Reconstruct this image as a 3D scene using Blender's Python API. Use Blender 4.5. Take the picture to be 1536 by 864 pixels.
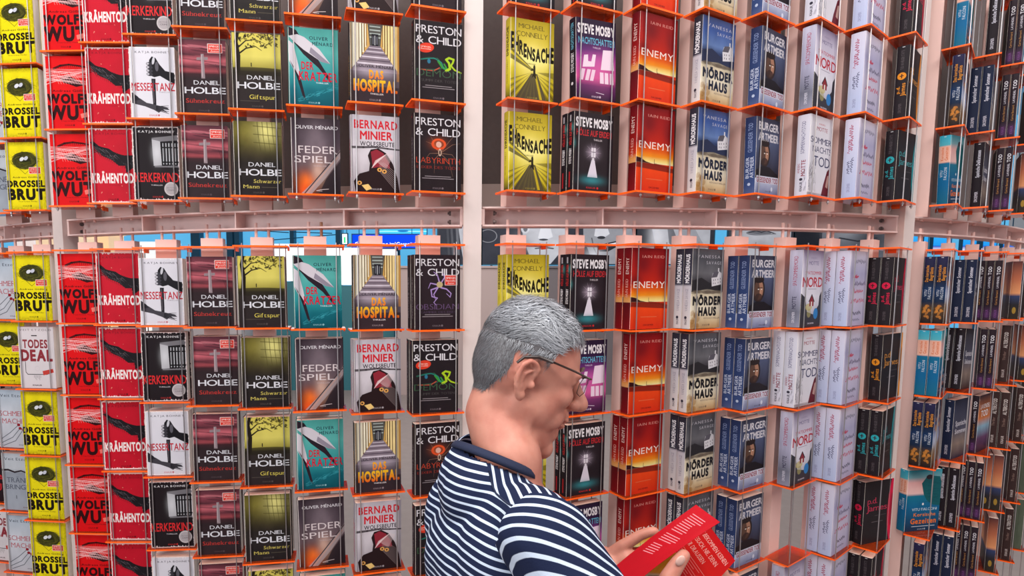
import bpy, bmesh, math, random
import numpy as np
from mathutils import Vector, Matrix

for _o in list(bpy.data.objects):
    bpy.data.objects.remove(_o)
random.seed(7)
rng = np.random.default_rng(11)
S = bpy.context.scene
COL = S.collection
PI = math.pi

# ------------------------------------------------------------------ camera
EYE = 1.62                       # height of the lens above the hall floor
cam_d = bpy.data.cameras.new('camera')
cam = bpy.data.objects.new('camera', cam_d)
COL.objects.link(cam)
cam.location = (0, 0, EYE)
cam.rotation_euler = (PI/2 - 0.092, 0, 0)
cam_d.sensor_fit = 'HORIZONTAL'
cam_d.sensor_width = 36.0
cam_d.lens = 854.4 / 1536 * 36.0
cam_d.shift_x = (768 - 647.0) / 1536
cam_d.shift_y = 72.7 / 1536
cam_d.clip_start = 0.05
S.camera = cam

# ------------------------------------------------------------------ light and exposure
S.view_settings.view_transform = 'Standard'
S.view_settings.look = 'None'
S.view_settings.exposure = 0.40
S.view_settings.gamma = 1.0
S.view_settings.use_curve_mapping = False
W = bpy.data.worlds.new('hall_light')
S.world = W
W.use_nodes = True
wn = W.node_tree.nodes['Background']
wn.inputs[0].default_value = (0.86, 0.90, 1.0, 1)
wn.inputs[1].default_value = 0.20

def area(name, loc, target, sx, sy, power, color):
    d = bpy.data.lights.new(name, 'AREA')
    d.shape = 'RECTANGLE'; d.size = sx; d.size_y = sy
    d.energy = power; d.color = color
    o = bpy.data.objects.new(name, d)
    COL.objects.link(o)
    o.location = loc
    o.rotation_euler = (Vector(target) - Vector(loc)).to_track_quat('-Z', 'Y').to_euler()
    return o
area('ceiling_lamp_panel', (-0.3, -0.3, 4.4), (0.1, 1.5, 1.0), 4.4, 1.6, 165, (1.0, 0.97, 0.93))
area('side_lamp_panel', (3.6, -0.6, 3.6), (1.2, 2.4, 1.2), 1.6, 1.6, 40, (1.0, 0.90, 0.84))
area('low_fill_light', (-2.2, -1.6, 2.2), (-0.4, 1.8, 1.3), 2.0, 1.4, 34, (0.93, 0.97, 1.0))  # added fill light for the trays and racks, not a lamp of the hall
area('inner_hall_lamp', (0.4, 5.2, 4.0), (0.4, 5.2, 0.0), 3.0, 3.0, 90, (1.0, 0.98, 0.95))

# ------------------------------------------------------------------ layout of the round book tower
AX, AD = 0.2501, 4.8711          # axis of the tower (x, y)
A0, DPHI = -0.46073, 0.046436    # angle of column 0, step per column
GAP = 2*PI/16 - 8*DPHI           # extra step at each steel post
RT = 3.4171                      # radius of the tray front edges
DT = 0.3616                      # how far each rack is turned from the tangent
def grp(i): return (i + 7)//8
def phi(i): return A0 + i*DPHI + grp(i)*GAP
def ring(p, R, z=0.0): return Vector((AX + R*math.sin(p), AD - R*math.cos(p), z))
def rack_matrix(i):
    p = phi(i)
    return Matrix.Translation(ring(p, RT, 0)) @ Matrix.Rotation(p + DT, 4, 'Z')
UP_SH = [EYE + .2311 + .22*k for k in range(4)]          # upper rack trays, lowest first
LO_SH = [EYE - .1169 - .2185*k for k in range(6)]        # lower rack trays, highest first
LO_TOP = EYE + .1017

# ------------------------------------------------------------------ helpers
def mesh_obj(name, verts, faces, mats=(), parent=None, midx=None, uvs=None, smooth=False, link=True):
    me = bpy.data.meshes.new(name)
    me.from_pydata([tuple(v) for v in verts], [], faces)
    for m in (mats if isinstance(mats, (list, tuple)) else [mats]):
        me.materials.append(m)
    if midx is not None:
        for p, k in zip(me.polygons, midx): p.material_index = k
    if uvs is not None:
        l = me.uv_layers.new(name='UVMap')
        k = 0
        for f in uvs:
            for uv in f:
                l.data[k].uv = uv; k += 1
    if smooth:
        for p in me.polygons: p.use_smooth = True
    o = bpy.data.objects.new(name, me)
    if link: COL.objects.link(o)
    if parent: o.parent = parent
    return o
class MB:
    def __init__(s): s.v = []; s.f = []; s.m = []
    def box(s, x0, x1, y0, y1, z0, z1, m=0, M=None):
        b = len(s.v)
        for z in (z0, z1):
            for x, y in ((x0, y0), (x1, y0), (x1, y1), (x0, y1)):
                p = Vector((x, y, z)); s.v.append(M @ p if M else p)
        for q in ((0,3,2,1), (4,5,6,7), (0,1,5,4), (1,2,6,5), (2,3,7,6), (3,0,4,7)):
            s.f.append(tuple(b + k for k in q)); s.m.append(m)
        return s
    def tube(s, pts, r, n=8, m=0, caps=True):
        pts = [Vector(p) for p in pts]
        rs = r if isinstance(r, (list, tuple)) else [r]*len(pts)
        b = len(s.v)
        for k, p in enumerate(pts):
            d = (pts[min(k+1, len(pts)-1)] - pts[max(k-1, 0)]).normalized()
            a = Vector((0, 0, 1)) if abs(d.z) < .9 else Vector((1, 0, 0))
            u = d.cross(a).normalized(); w = d.cross(u)
            for j in range(n):
                t = 2*PI*j/n
                s.v.append(p + (u*math.cos(t) + w*math.sin(t))*rs[k])
        for k in range(len(pts)-1):
            for j in range(n):
                j2 = (j+1) % n
                s.f.append((b+k*n+j, b+k*n+j2, b+(k+1)*n+j2, b+(k+1)*n+j)); s.m.append(m)
        if caps:
            s.f.append(tuple(b+j for j in range(n))); s.m.append(m)
            e = b+(len(pts)-1)*n
            s.f.append(tuple(e+j for j in reversed(range(n)))); s.m.append(m)
        return s
    def arc_box(s, p0, p1, r0, r1, z0, z1, n=8, m=0):
        b = len(s.v)
        for k in range(n+1):
            p = p0 + (p1-p0)*k/n
            for (r, z) in ((r0, z0), (r1, z0), (r1, z1), (r0, z1)):
                s.v.append(ring(p, r, z))
        for k in range(n):
            a = b+4*k
            for j in range(4):
                j2 = (j+1) % 4
                s.f.append((a+j, a+4+j, a+4+j2, a+j2)); s.m.append(m)
        s.f.append((b, b+1, b+2, b+3)); s.m.append(m)
        e = b+4*n
        s.f.append((e+3, e+2, e+1, e)); s.m.append(m)
        return s
    def build(s, name, mats, parent=None, smooth=False, link=True):
        return mesh_obj(name, s.v, s.f, mats, parent, s.m, smooth=smooth, link=link)
def empty(name, loc=(0, 0, 0), rz=0.0):
    o = bpy.data.objects.new(name, None)
    o.empty_display_size = .05
    COL.objects.link(o); o.location = loc; o.rotation_euler = (0, 0, rz)
    return o
def tag(o, label=None, cat=None, group=None, kind=None):
    if label: o['label'] = label
    if cat: o['category'] = cat
    if group: o['group'] = group
    if kind: o['kind'] = kind
    return o

# ------------------------------------------------------------------ materials
def mat(name, color, rough=.5, metal=0.0, noise=0.0, scale=40.0, bump=0.0, emit=None, estr=0.0, spec=.5, coat=0.0):
    m = bpy.data.materials.new(name); m.use_nodes = True
    nt = m.node_tree; b = nt.nodes['Principled BSDF']
    b.inputs['Roughness'].default_value = rough
    b.inputs['Metallic'].default_value = metal
    b.inputs['Specular IOR Level'].default_value = spec
    b.inputs['Coat Weight'].default_value = coat
    if emit:
        b.inputs['Emission Color'].default_value = (*emit, 1); b.inputs['Emission Strength'].default_value = estr
    b.inputs['Base Color'].default_value = (*color, 1)
    if noise or bump:
        tc = nt.nodes.new('ShaderNodeTexCoord'); nz = nt.nodes.new('ShaderNodeTexNoise')
        nz.inputs['Scale'].default_value = scale; nz.inputs['Detail'].default_value = 5
        nt.links.new(tc.outputs['Object'], nz.inputs['Vector'])
        if noise:
            r = nt.nodes.new('ShaderNodeValToRGB')
            r.color_ramp.elements[0].color = (*[c*(1-noise) for c in color], 1)
            r.color_ramp.elements[1].color = (*[min(1, c*(1+noise)) for c in color], 1)
            nt.links.new(nz.outputs['Fac'], r.inputs['Fac']); nt.links.new(r.outputs['Color'], b.inputs['Base Color'])
        if bump:
            bp = nt.nodes.new('ShaderNodeBump'); bp.inputs['Strength'].default_value = bump
            bp.inputs['Distance'].default_value = .002
            nt.links.new(nz.outputs['Fac'], bp.inputs['Height']); nt.links.new(bp.outputs['Normal'], b.inputs['Normal'])
    return m
M_paint = mat('powder coated pale steel', (.64, .50, .46), .45, 0, .04, 60)
M_post = mat('powder coated post', (.60, .50, .48), .4, 0, .03, 50)
M_box = mat('rose-tinted white board', (.74, .48, .43), .5, 0, .04, 30)  # white board; pink cast of light through the orange trays put into its colour
M_beam = mat('pale beam', (.76, .56, .53), .45, 0, .05, 30)  # white steel with the pink tint of the lighting mixed into the colour
M_steel = mat('brushed rod steel', (.46, .43, .44), .38, .85, .08, 200)
M_bolt = mat('dark bolt steel', (.16, .14, .14), .4, .8)
M_bronze = mat('brown peg', (.45, .20, .10), .45)
M_panel = mat('dark grey felt panel', (.17, .135, .13), .85, 0, .12, 90)
M_sill = mat('sill paint', (.62, .50, .46), .5)

def acrylic():
    m = bpy.data.materials.new('orange acrylic'); m.use_nodes = True
    nt = m.node_tree; nt.nodes.clear()
    out = nt.nodes.new('ShaderNodeOutputMaterial')
    tr = nt.nodes.new('ShaderNodeBsdfTransparent'); tr.inputs[0].default_value = (1.0, .72, .60, 1)
    df = nt.nodes.new('ShaderNodeBsdfDiffuse'); df.inputs[0].default_value = (1.0, .13, .02, 1)
    tl = nt.nodes.new('ShaderNodeBsdfTranslucent'); tl.inputs[0].default_value = (1.0, .20, .05, 1)
    gl = nt.nodes.new('ShaderNodeBsdfGlossy'); gl.inputs['Roughness'].default_value = .06
    a1 = nt.nodes.new('ShaderNodeMixShader'); a1.inputs[0].default_value = .6
    a2 = nt.nodes.new('ShaderNodeMixShader'); a2.inputs[0].default_value = .34
    a3 = nt.nodes.new('ShaderNodeMixShader')
    fr = nt.nodes.new('ShaderNodeFresnel'); fr.inputs[0].default_value = 1.4
    L = nt.links.new
    L(df.outputs[0], a1.inputs[1]); L(tl.outputs[0], a1.inputs[2])
    L(tr.outputs[0], a2.inputs[1]); L(a1.outputs[0], a2.inputs[2])
    L(fr.outputs[0], a3.inputs[0]); L(a2.outputs[0], a3.inputs[1]); L(gl.outputs[0], a3.inputs[2])
    L(a3.outputs[0], out.inputs[0])
    return m
M_acr = acrylic()
M_edge = mat('orange acrylic edge', (1.0, .12, .010), .35, spec=.2)

def pages_mat():
    m = mat('paper page edges', (.86, .80, .72), .8)
    nt = m.node_tree; b = nt.nodes['Principled BSDF']
    tc = nt.nodes.new('ShaderNodeTexCoord'); mp = nt.nodes.new('ShaderNodeMapping')
    mp.inputs['Scale'].default_value = (20, 2600, 20)
    nz = nt.nodes.new('ShaderNodeTexNoise'); nz.inputs['Scale'].default_value = 1.0
    r = nt.nodes.new('ShaderNodeValToRGB')
    r.color_ramp.elements[0].position = .3; r.color_ramp.elements[0].color = (.66, .58, .50, 1)
    r.color_ramp.elements[1].position = .6; r.color_ramp.elements[1].color = (.90, .84, .76, 1)
    L = nt.links.new
    L(tc.outputs['Object'], mp.inputs['Vector']); L(mp.outputs[0], nz.inputs['Vector'])
    L(nz.outputs['Fac'], r.inputs['Fac']); L(r.outputs['Color'], b.inputs['Base Color'])
    return m
M_pages = pages_mat()

# ------------------------------------------------------------------ cover printing (drawn pixel by pixel, no files)
FW, FH, SW = 256, 392, 60
_gc = {}
def glyph(ch, off):
    k = (ch, off)
    if k in _gc: return _gc[k]
    if off:
        g = glyph(ch, 0)
        if g is None: _gc[k] = None; return None
        m0, w0 = g; r = abs(off)*80*1.15
        if off < 0: m0 = ~m0
        pad = int(r)+1 if off > 0 else 0
        m0 = np.pad(m0, ((0, 0), (pad, pad))); out = m0.copy(); R_ = int(r+.5)
        for dy in range(-R_, R_+1):
            for dx in range(-R_, R_+1):
                if dx*dx+dy*dy <= r*r+.3:
                    ys, yd = (slice(dy, None), slice(None, -dy)) if dy > 0 else ((slice(None, dy), slice(-dy, None)) if dy < 0 else (slice(None), slice(None)))
                    xs, xd = (slice(dx, None), slice(None, -dx)) if dx > 0 else ((slice(None, dx), slice(-dx, None)) if dx < 0 else (slice(None), slice(None)))
                    out[yd, xd] |= m0[ys, xs]
        if off < 0: out = ~out
        _gc[k] = (out, w0+2*pad/80); return _gc[k]
    cu = bpy.data.curves.new('glyph', 'FONT'); cu.body = ch; cu.resolution_u = 3
    ob = bpy.data.objects.new('glyph', cu); COL.objects.link(ob)
    me = ob.to_mesh()
    me.calc_loop_triangles()
    R = 80
    if len(me.loop_triangles) == 0:
        g = None
    else:
        v = np.array([[p.co.x, p.co.y] for p in me.vertices])
        x0, x1 = v[:, 0].min(), v[:, 0].max()
        y0, y1 = -.25, .95
        w = max(2, int((x1-x0)*R)+1); h = int((y1-y0)*R)
        msk = np.zeros((h, w), bool)
        P = np.stack([(v[:, 0]-x0)*R, (y1-v[:, 1])*R], 1)
        for t in me.loop_triangles:
            a, b, c = P[list(t.vertices)]
            mn = np.floor(np.minimum(np.minimum(a, b), c)).astype(int); mx = np.ceil(np.maximum(np.maximum(a, b), c)).astype(int)+1
            mn = np.maximum(mn, 0)
            yy, xx = np.mgrid[mn[1]:min(mx[1], h), mn[0]:min(mx[0], w)]
            if yy.size == 0: continue
            px, py = xx+.5, yy+.5
            d1 = (px-b[0])*(a[1]-b[1])-(a[0]-b[0])*(py-b[1])
            d2 = (px-c[0])*(b[1]-c[1])-(b[0]-c[0])*(py-c[1])
            d3 = (px-a[0])*(c[1]-a[1])-(c[0]-a[0])*(py-a[1])
            ins = ((d1 >= -1e-6) & (d2 >= -1e-6) & (d3 >= -1e-6)) | ((d1 <= 1e-6) & (d2 <= 1e-6) & (d3 <= 1e-6))
            msk[mn[1]:mn[1]+yy.shape[0], mn[0]:mn[0]+yy.shape[1]] |= ins
        g = (msk, (x1-x0))
    ob.to_mesh_clear(); bpy.data.objects.remove(ob); bpy.data.curves.remove(cu)
    _gc[k] = g
    return g
def C(*c):
    # display colour (0-255) to linear
    a = np.array(c, float)/255
    return np.where(a <= .04045, a/12.92, ((a+.055)/1.055)**2.4)
class Cv:
    """A small canvas; coordinates are fractions of the panel, y downwards."""
    def __init__(s, w, h, col): s.w, s.h = w, h; s.a = np.zeros((h, w, 3)); s.a[:] = C(*col)
    def mixin(s, m, col, al=1.0, ys=slice(None), xs=slice(None)):
        m = np.clip(m*al, 0, 1)[..., None]
        s.a[ys, xs] = s.a[ys, xs]*(1-m) + C(*col)*m
    def grad(s, stops):
        y = (np.arange(s.h)+.5)/s.h
        cs = np.array([C(*c) for _, c in stops]); ps = [p for p, _ in stops]
        for k in range(3): s.a[:, :, k] = np.interp(y, ps, cs[:, k])[:, None]
        return s
    def grid(s):
        yy, xx = np.mgrid[0:s.h, 0:s.w]
        return (xx+.5)/s.w, (yy+.5)/s.h
    def noise(s, amt=.15, n=6, seed=0, col=None, thr=None, y0=0, y1=1):
        r = np.random.default_rng(seed); m = np.zeros((s.h, s.w))
        for o in range(4):
            k = n*2**o
            g = r.random((k+2, k+2))
            fy = np.linspace(0, k, s.h); fx = np.linspace(0, k, s.w)
            iy = fy.astype(int); ix = fx.astype(int)
            ty = (fy-iy)[:, None]; tx = (fx-ix)[None, :]
            ty = ty*ty*(3-2*ty); tx = tx*tx*(3-2*tx)
            m += ((g[iy][:, ix]*(1-ty)+g[iy+1][:, ix]*ty)*(1-tx)+(g[iy][:, ix+1]*(1-ty)+g[iy+1][:, ix+1]*ty)*tx)*.5**o
        m /= 1.875
        if col is None:
            s.a *= (1+amt*(m-.5)*2)[..., None]
        else:
            X, Y = s.grid()
            q = np.clip((m-thr)*12, 0, 1)*(Y >= y0)*(Y <= y1)
            s.mixin(q, col, amt)
        return s
    def ell(s, cx, cy, rx, ry, col, al=1.0, rot=0.0, soft=.06, ringw=None):
        X, Y = s.grid(); asp = s.h/s.w
        dx, dy = X-cx, (Y-cy)*asp
        c, q = math.cos(rot), math.sin(rot)
        u, v = (dx*c+dy*q)/rx, (-dx*q+dy*c)/(ry*asp)
        d = np.sqrt(u*u+v*v)
        m = np.clip((1-d)/soft, 0, 1)
        if ringw: m = m*np.clip((d-(1-ringw))/soft, 0, 1)
        s.mixin(m, col, al); return s
    def glow(s, cx, cy, rx, ry, col, al=1.0):
        X, Y = s.grid()
        s.mixin(np.exp(-((X-cx)/rx)**2-((Y-cy)/ry)**2), col, al); return s
    def poly(s, pts, col, al=1.0):
        xs = [p[0]*s.w for p in pts]; ys = [p[1]*s.h for p in pts]
        x0, x1 = max(0, int(min(xs))-1), min(s.w, int(max(xs))+2); y0, y1 = max(0, int(min(ys))-1), min(s.h, int(max(ys))+2)
        if x1 <= x0 or y1 <= y0: return s
        acc = np.zeros((y1-y0, x1-x0))
        for oy in (.25, .75):
            for ox in (.25, .75):
                yy, xx = np.mgrid[y0:y1, x0:x1]; px = xx+ox; py = yy+oy
                ins = np.zeros(px.shape, bool)
                n = len(xs)
                for k in range(n):
                    ax, ay, bx, by = xs[k], ys[k], xs[(k+1) % n], ys[(k+1) % n]
                    if ay == by: continue
                    c = ((ay > py) != (by > py)) & (px < (bx-ax)*(py-ay)/(by-ay)+ax)
                    ins ^= c
                acc += ins
        s.mixin(acc/4, col, al, slice(y0, y1), slice(x0, x1)); return s
    def line(s, x0, y0, x1, y1, w, col, al=1.0, w2=None):
        w2 = w if w2 is None else w2
        ax, ay, bx, by = x0*s.w, y0*s.h, x1*s.w, y1*s.h
        W0, W1 = w*s.w/2, w2*s.w/2
        m = max(W0, W1)+1.5
        ux0, ux1 = max(0, int(min(ax, bx)-m)), min(s.w, int(max(ax, bx)+m)+1)
        uy0, uy1 = max(0, int(min(ay, by)-m)), min(s.h, int(max(ay, by)+m)+1)
        if ux1 <= ux0 or uy1 <= uy0: return s
        yy, xx = np.mgrid[uy0:uy1, ux0:ux1]; px = xx+.5; py = yy+.5
        dx, dy = bx-ax, by-ay; L = dx*dx+dy*dy+1e-9
        t = np.clip(((px-ax)*dx+(py-ay)*dy)/L, 0, 1)
        d = np.hypot(px-ax-t*dx, py-ay-t*dy)
        s.mixin(np.clip(W0+(W1-W0)*t-d+.5, 0, 1), col, al, slice(uy0, uy1), slice(ux0, ux1)); return s
    def path(s, pts, w, col, al=1.0, w2=None):
        n = len(pts)-1; w2 = w if w2 is None else w2
        for k in range(n):
            s.line(*pts[k], *pts[k+1], w+(w2-w)*k/n, col, al, w+(w2-w)*(k+1)/n)
        return s
    def rect(s, x0, y0, x1, y1, col, al=1.0): return s.poly([(x0, y0), (x1, y0), (x1, y1), (x0, y1)], col, al)
    def text(s, t, x0, x1, y0, y1, col, off=0.0, serif=False, col2=None, al=1.0, arch=None, track=.07, rise=None):
        """Capitals fill the box x0..x1, y0..y1."""
        items = []; adv = 0
        for ch in t:
            if ch == ' ': adv += .3; continue
            g = glyph(ch, off)
            if g is None: continue
            items.append((g, adv)); adv += g[1]+track
        tot = adv-track
        if tot <= 0: return s
        sx = (x1-x0)*s.w/tot; CAP = .73
        for g, a in items:
            msk, gw = g
            if serif:
                msk = msk.copy(); R = 80
                for lo, hi in ((int((.95-.75)*R), int((.95-.69)*R)), (int((.95-.06)*R), int((.95+.01)*R))):
                    band = msk[lo:hi]; b2 = band.copy()
                    for sh in (1, 2, 3, 4, 5):
                        b2[:, sh:] |= band[:, :-sh] if band.shape[1] > sh else False
                        b2[:, :-sh] |= band[:, sh:] if band.shape[1] > sh else False
                    msk[lo:hi] = b2
            cxn = (a+gw/2)/tot
            k = arch(cxn) if arch else 1.0
            dy = rise(cxn)*s.h if rise else 0.0
            yb = y1*s.h+dy; sy = (y1-y0)*s.h/CAP*k
            X0 = x0*s.w+a*sx; X1 = X0+gw*sx
            Yt = yb-.95*sy; Yb = yb+.25*sy
            ix0, ix1 = max(0, int(X0)), min(s.w, int(X1)+1); iy0, iy1 = max(0, int(Yt)), min(s.h, int(Yb)+1)
            if ix1 <= ix0 or iy1 <= iy0: continue
            acc = np.zeros((iy1-iy0, ix1-ix0))
            H, Wd = msk.shape
            for oy in (.17, .5, .83):
                for ox in (.17, .5, .83):
                    gy = ((np.arange(iy0, iy1)+oy-Yt)/(Yb-Yt)*H).astype(int)
                    gx = ((np.arange(ix0, ix1)+ox-X0)/(X1-X0)*Wd)
                    vx = (gx >= 0) & (gx < Wd); vy = (gy >= 0) & (gy < H)
                    sub = msk[np.clip(gy, 0, H-1)][:, np.clip(gx.astype(int), 0, Wd-1)]
                    acc += sub & vy[:, None] & vx[None, :]
            m = acc/9
            if col2 is None:
                s.mixin(m, col, al, slice(iy0, iy1), slice(ix0, ix1))
            else:
                tt = np.clip((np.arange(iy0, iy1)-y0*s.h)/((y1-y0)*s.h), 0, 1)[:, None, None]
                cc = C(*col)*(1-tt)+C(*col2)*tt
                mm = np.clip(m*al, 0, 1)[..., None]
                s.a[iy0:iy1, ix0:ix1] = s.a[iy0:iy1, ix0:ix1]*(1-mm)+cc*mm
        return s
def vtext(cv, t, x0, x1, y0, y1, col, off=0.0, down=False, **k):
    """Lettering along a spine: capitals span x0..x1, running y0..y1."""
    tmp = Cv(cv.h, cv.w, (0, 0, 0))
    if down:
        tmp.a = np.rot90(cv.a, 1).copy()
        tmp.text(t, y0, y1, 1-x1, 1-x0, col, off, **k)
        cv.a = np.rot90(tmp.a, -1).copy()
    else:
        tmp.a = np.rot90(cv.a, -1).copy()
        tmp.text(t, 1-y1, 1-y0, x0, x1, col, off, **k)
        cv.a = np.rot90(tmp.a, 1).copy()
    return cv
def K(cv, col, y=.945, x=.5):
    cv.text('KNAUR', x-.11, x+.07, y-.012, y+.012, col, .01, al=.8); cv.ell(x+.1, y, .022, .015, col, .8); return cv
def sticker(cv, x0, y0, x1, y1, col=(225, 60, 50)):
    cv.rect(x0, y0, x1, y1, (250, 225, 220)); cv.rect(x0+.01, y0+.007, x1-.01, y1-.007, col)
    h = y1-y0
    cv.text('SPIEGEL', x0+.03, x1-.03, y0+h*.18, y0+h*.38, (250, 225, 220), .01)
    cv.text('Bestseller', x0+.03, x1-.03, y0+h*.46, y0+h*.63, (250, 225, 220), .01)
    cv.text('Autor', x0+.06, x1-.06, y0+h*.70, y0+h*.86, (250, 225, 220), .01)
# ------------------------------------------------------------------ the covers
def F(*c): return Cv(FW, FH, c)
def SP(*c): return Cv(SW, FH, c)
BK = (38, 28, 30)
def crow_wing(c, col=(30, 26, 30)):
    r = random.Random(3)
    body = [(.05, .17), (.2, .235), (.45, .27), (.62, .34), (.8, .36), (1.0, .36), (1.0, .52), (.9, .56), (.82, .60), (.8, .5), (.66, .5), (.5, .42), (.3, .37), (.14, .27)]
    c.poly(body, col)
    for k in range(26):
        t = k/25; x = .03+.85*t; y = .19+.2*t
        c.line(x+.1, y+.03, x-.07+.1*t, y-.04+.2*t+r.random()*.03, .03, col, 1, .004)
    for k in range(9): c.line(.2+.01*k, .23+.008*k, .0, .12+.028*k, .025, col, 1, .003)
    for k in range(46):
        x = .10+r.random()*.80; y = .22+.22*(x-.1)+r.random()*.09
        c.line(x, y, x+.10, y+.055, .012, r.choice([(96, 90, 98), (120, 112, 120), (16, 12, 16)]), .6, .002)
    for k in range(16):
        x = .2+.045*k; c.line(x, .30+.012*k, x+.05, .39+.013*k, .02, col, 1, .003)
    c.ell(.86, .41, .12, .05, col, 1, .3)
def nest(c):
    r = random.Random(5)
    c.ell(.5, .27, .33, .13, (70, 72, 22)); c.ell(.5, .24, .22, .055, (40, 40, 18))
    for k in range(330):
        a = r.random()*2*PI; R1 = .15+.22*r.random(); x = .5+R1*math.cos(a)*1.0; y = .27+R1*.36*math.sin(a)
        b = a+.5+.4*r.random(); R2 = R1+.06*(r.random()-.4)
        c.line(x, y, .5+R2*math.cos(b), .27+R2*.36*math.sin(b), .008, r.choice([(50, 52, 18), (110, 104, 40), (30, 30, 12), (84, 80, 30)]), .9, .003)
    for k in range(26):
        a = r.random()*2*PI
        c.line(.5+.3*math.cos(a), .27+.11*math.sin(a), .5+.46*math.cos(a+.2), .28+.17*math.sin(a+.2), .006, (60, 60, 22), .8, .002)
    c.ell(.43, .25, .065, .028, (228, 228, 234), 1, -.5); c.ell(.54, .238, .06, .027, (206, 208, 222), 1, -.6)
    c.line(.3, .36, .5, .47, .012, (60, 58, 24), .8); c.line(.5, .47, .68, .37, .01, (60, 58, 24), .8)
def d_drossel():
    c = F(244, 226, 22).noise(.10, 5, 1)
    X, Y = c.grid(); e = np.clip(1-np.minimum(np.minimum(X, 1-X)*9, np.minimum(Y, 1-Y)*14), 0, 1)
    n = np.random.default_rng(3).random((FH//8, FW//8)).repeat(8, 0).repeat(8, 1)
    c.mixin(e*(.25+.55*np.pad(n, ((0, FH-n.shape[0]), (0, FW-n.shape[1])), mode='edge')), (96, 92, 14), .8)
    nest(c); sticker(c, .60, .37, .90, .47)
    c.text('Andreas Gößling', .16, .90, .505, .53, (52, 44, 12), .012)
    c.text('DROSSEL', .0, 1.0, .565, .66, (34, 26, 12), .05, track=.03)
    c.text('BRUT', .02, 1.0, .69, .845, (34, 26, 12), .06, track=.03)
    c.text('True-Crime-Thriller', .28, .78, .87, .888, (60, 50, 14), 0); K(c, (50, 42, 12))
    s = SP(238, 218, 24).noise(.1, 5, 2); vtext(s, 'DROSSELBRUT', .25, .75, .35, .9, (34, 26, 12), .03)
    return c, s
def d_wolf():
    c = F(226, 16, 22).noise(.12, 4, 4)
    r = random.Random(9)
    c.path([(.2, .17), (.35, .13), (.55, .115), (.75, .13), (.95, .15)], .05, (40, 8, 12), .9, .03)
    for k in range(12): c.line(.35+.04*k, .125, .3+.05*k, .165+.01*r.random(), .02, (40, 8, 12), .8, .004)
    c.poly([(.33, .30), (.5, .26), (.75, .33), (.86, .40), (.7, .42), (.52, .38), (.4, .36)], (46, 12, 16))
    for k in range(26):
        y0 = .17+.24*r.random(); y1 = .17+.24*r.random()
        c.line(.0, y0, 1.0, y1, .008, (255, 196, 196), .85, .006)
    for k in range(10): c.line(.05*k+.2, .2+.02*r.random(), .3+.06*k, .38, .006, (255, 210, 205), .7)
    c.text('Andreas Gößling', .14, .99, .455, .487, (60, 8, 14), .012)
    c.text('WOLFS', .0, 1.0, .515, .64, (46, 10, 14), .055, track=.03)
    c.text('WUT', .0, 1.0, .67, .86, (46, 10, 14), .05, track=.02)
    c.poly([(.76, .79), (.99, .755), (1, .82), (.78, .85)], (250, 130, 120))
    c.text('True-Crime-Thriller', .3, .85, .878, .895, (70, 10, 14), 0); K(c, (70, 10, 14))
    s = SP(214, 20, 26).noise(.1, 5, 2); vtext(s, 'WOLFSWUT', .25, .75, .4, .9, (40, 8, 12), .03)
    return c, s
def edge_wear(c, col, seed, w=.025):
    r = random.Random(seed)
    c.rect(0, 0, w, 1, col); c.rect(1-w*.8, 0, 1, 1, col, .9); c.rect(0, 0, 1, w*.5, col); c.rect(0, 1-w*.6, 1, 1, col)
    for k in range(46):
        t = r.random(); d = .01+.02*r.random()
        for x, y in ((w*.8, t), (1-w*.8, t), (t, w*.4), (t, 1-w*.5)): c.ell(x, y, d*.7*r.random(), d*r.random(), col, .9)
def d_kraehe():
    c = F(200, 22, 44).noise(.14, 4, 6)
    crow_wing(c)
    c.text('KATJA BOHNET', .16, .92, .055, .085, (120, 14, 34), -.005, track=.2)
    c.text('KRÄHENTOD', .04, .98, .60, .73, (250, 238, 236), .04, track=.04)
    c.text('THRILLER', .42, .68, .755, .77, (150, 20, 40)); K(c, (70, 10, 22), .955)
    r = random.Random(2)
    for k in range(16): c.ell(.1+.8*r.random(), .1+.85*r.random(), .02*r.random(), .01*r.random(), (240, 150, 130), .8, r.random()*3)
    edge_wear(c, (250, 228, 228), 4)
    s = SP(196, 24, 44); vtext(s, 'KRÄHENTOD', .3, .7, .4, .9, (240, 230, 230), .02)
    return c, s
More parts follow.
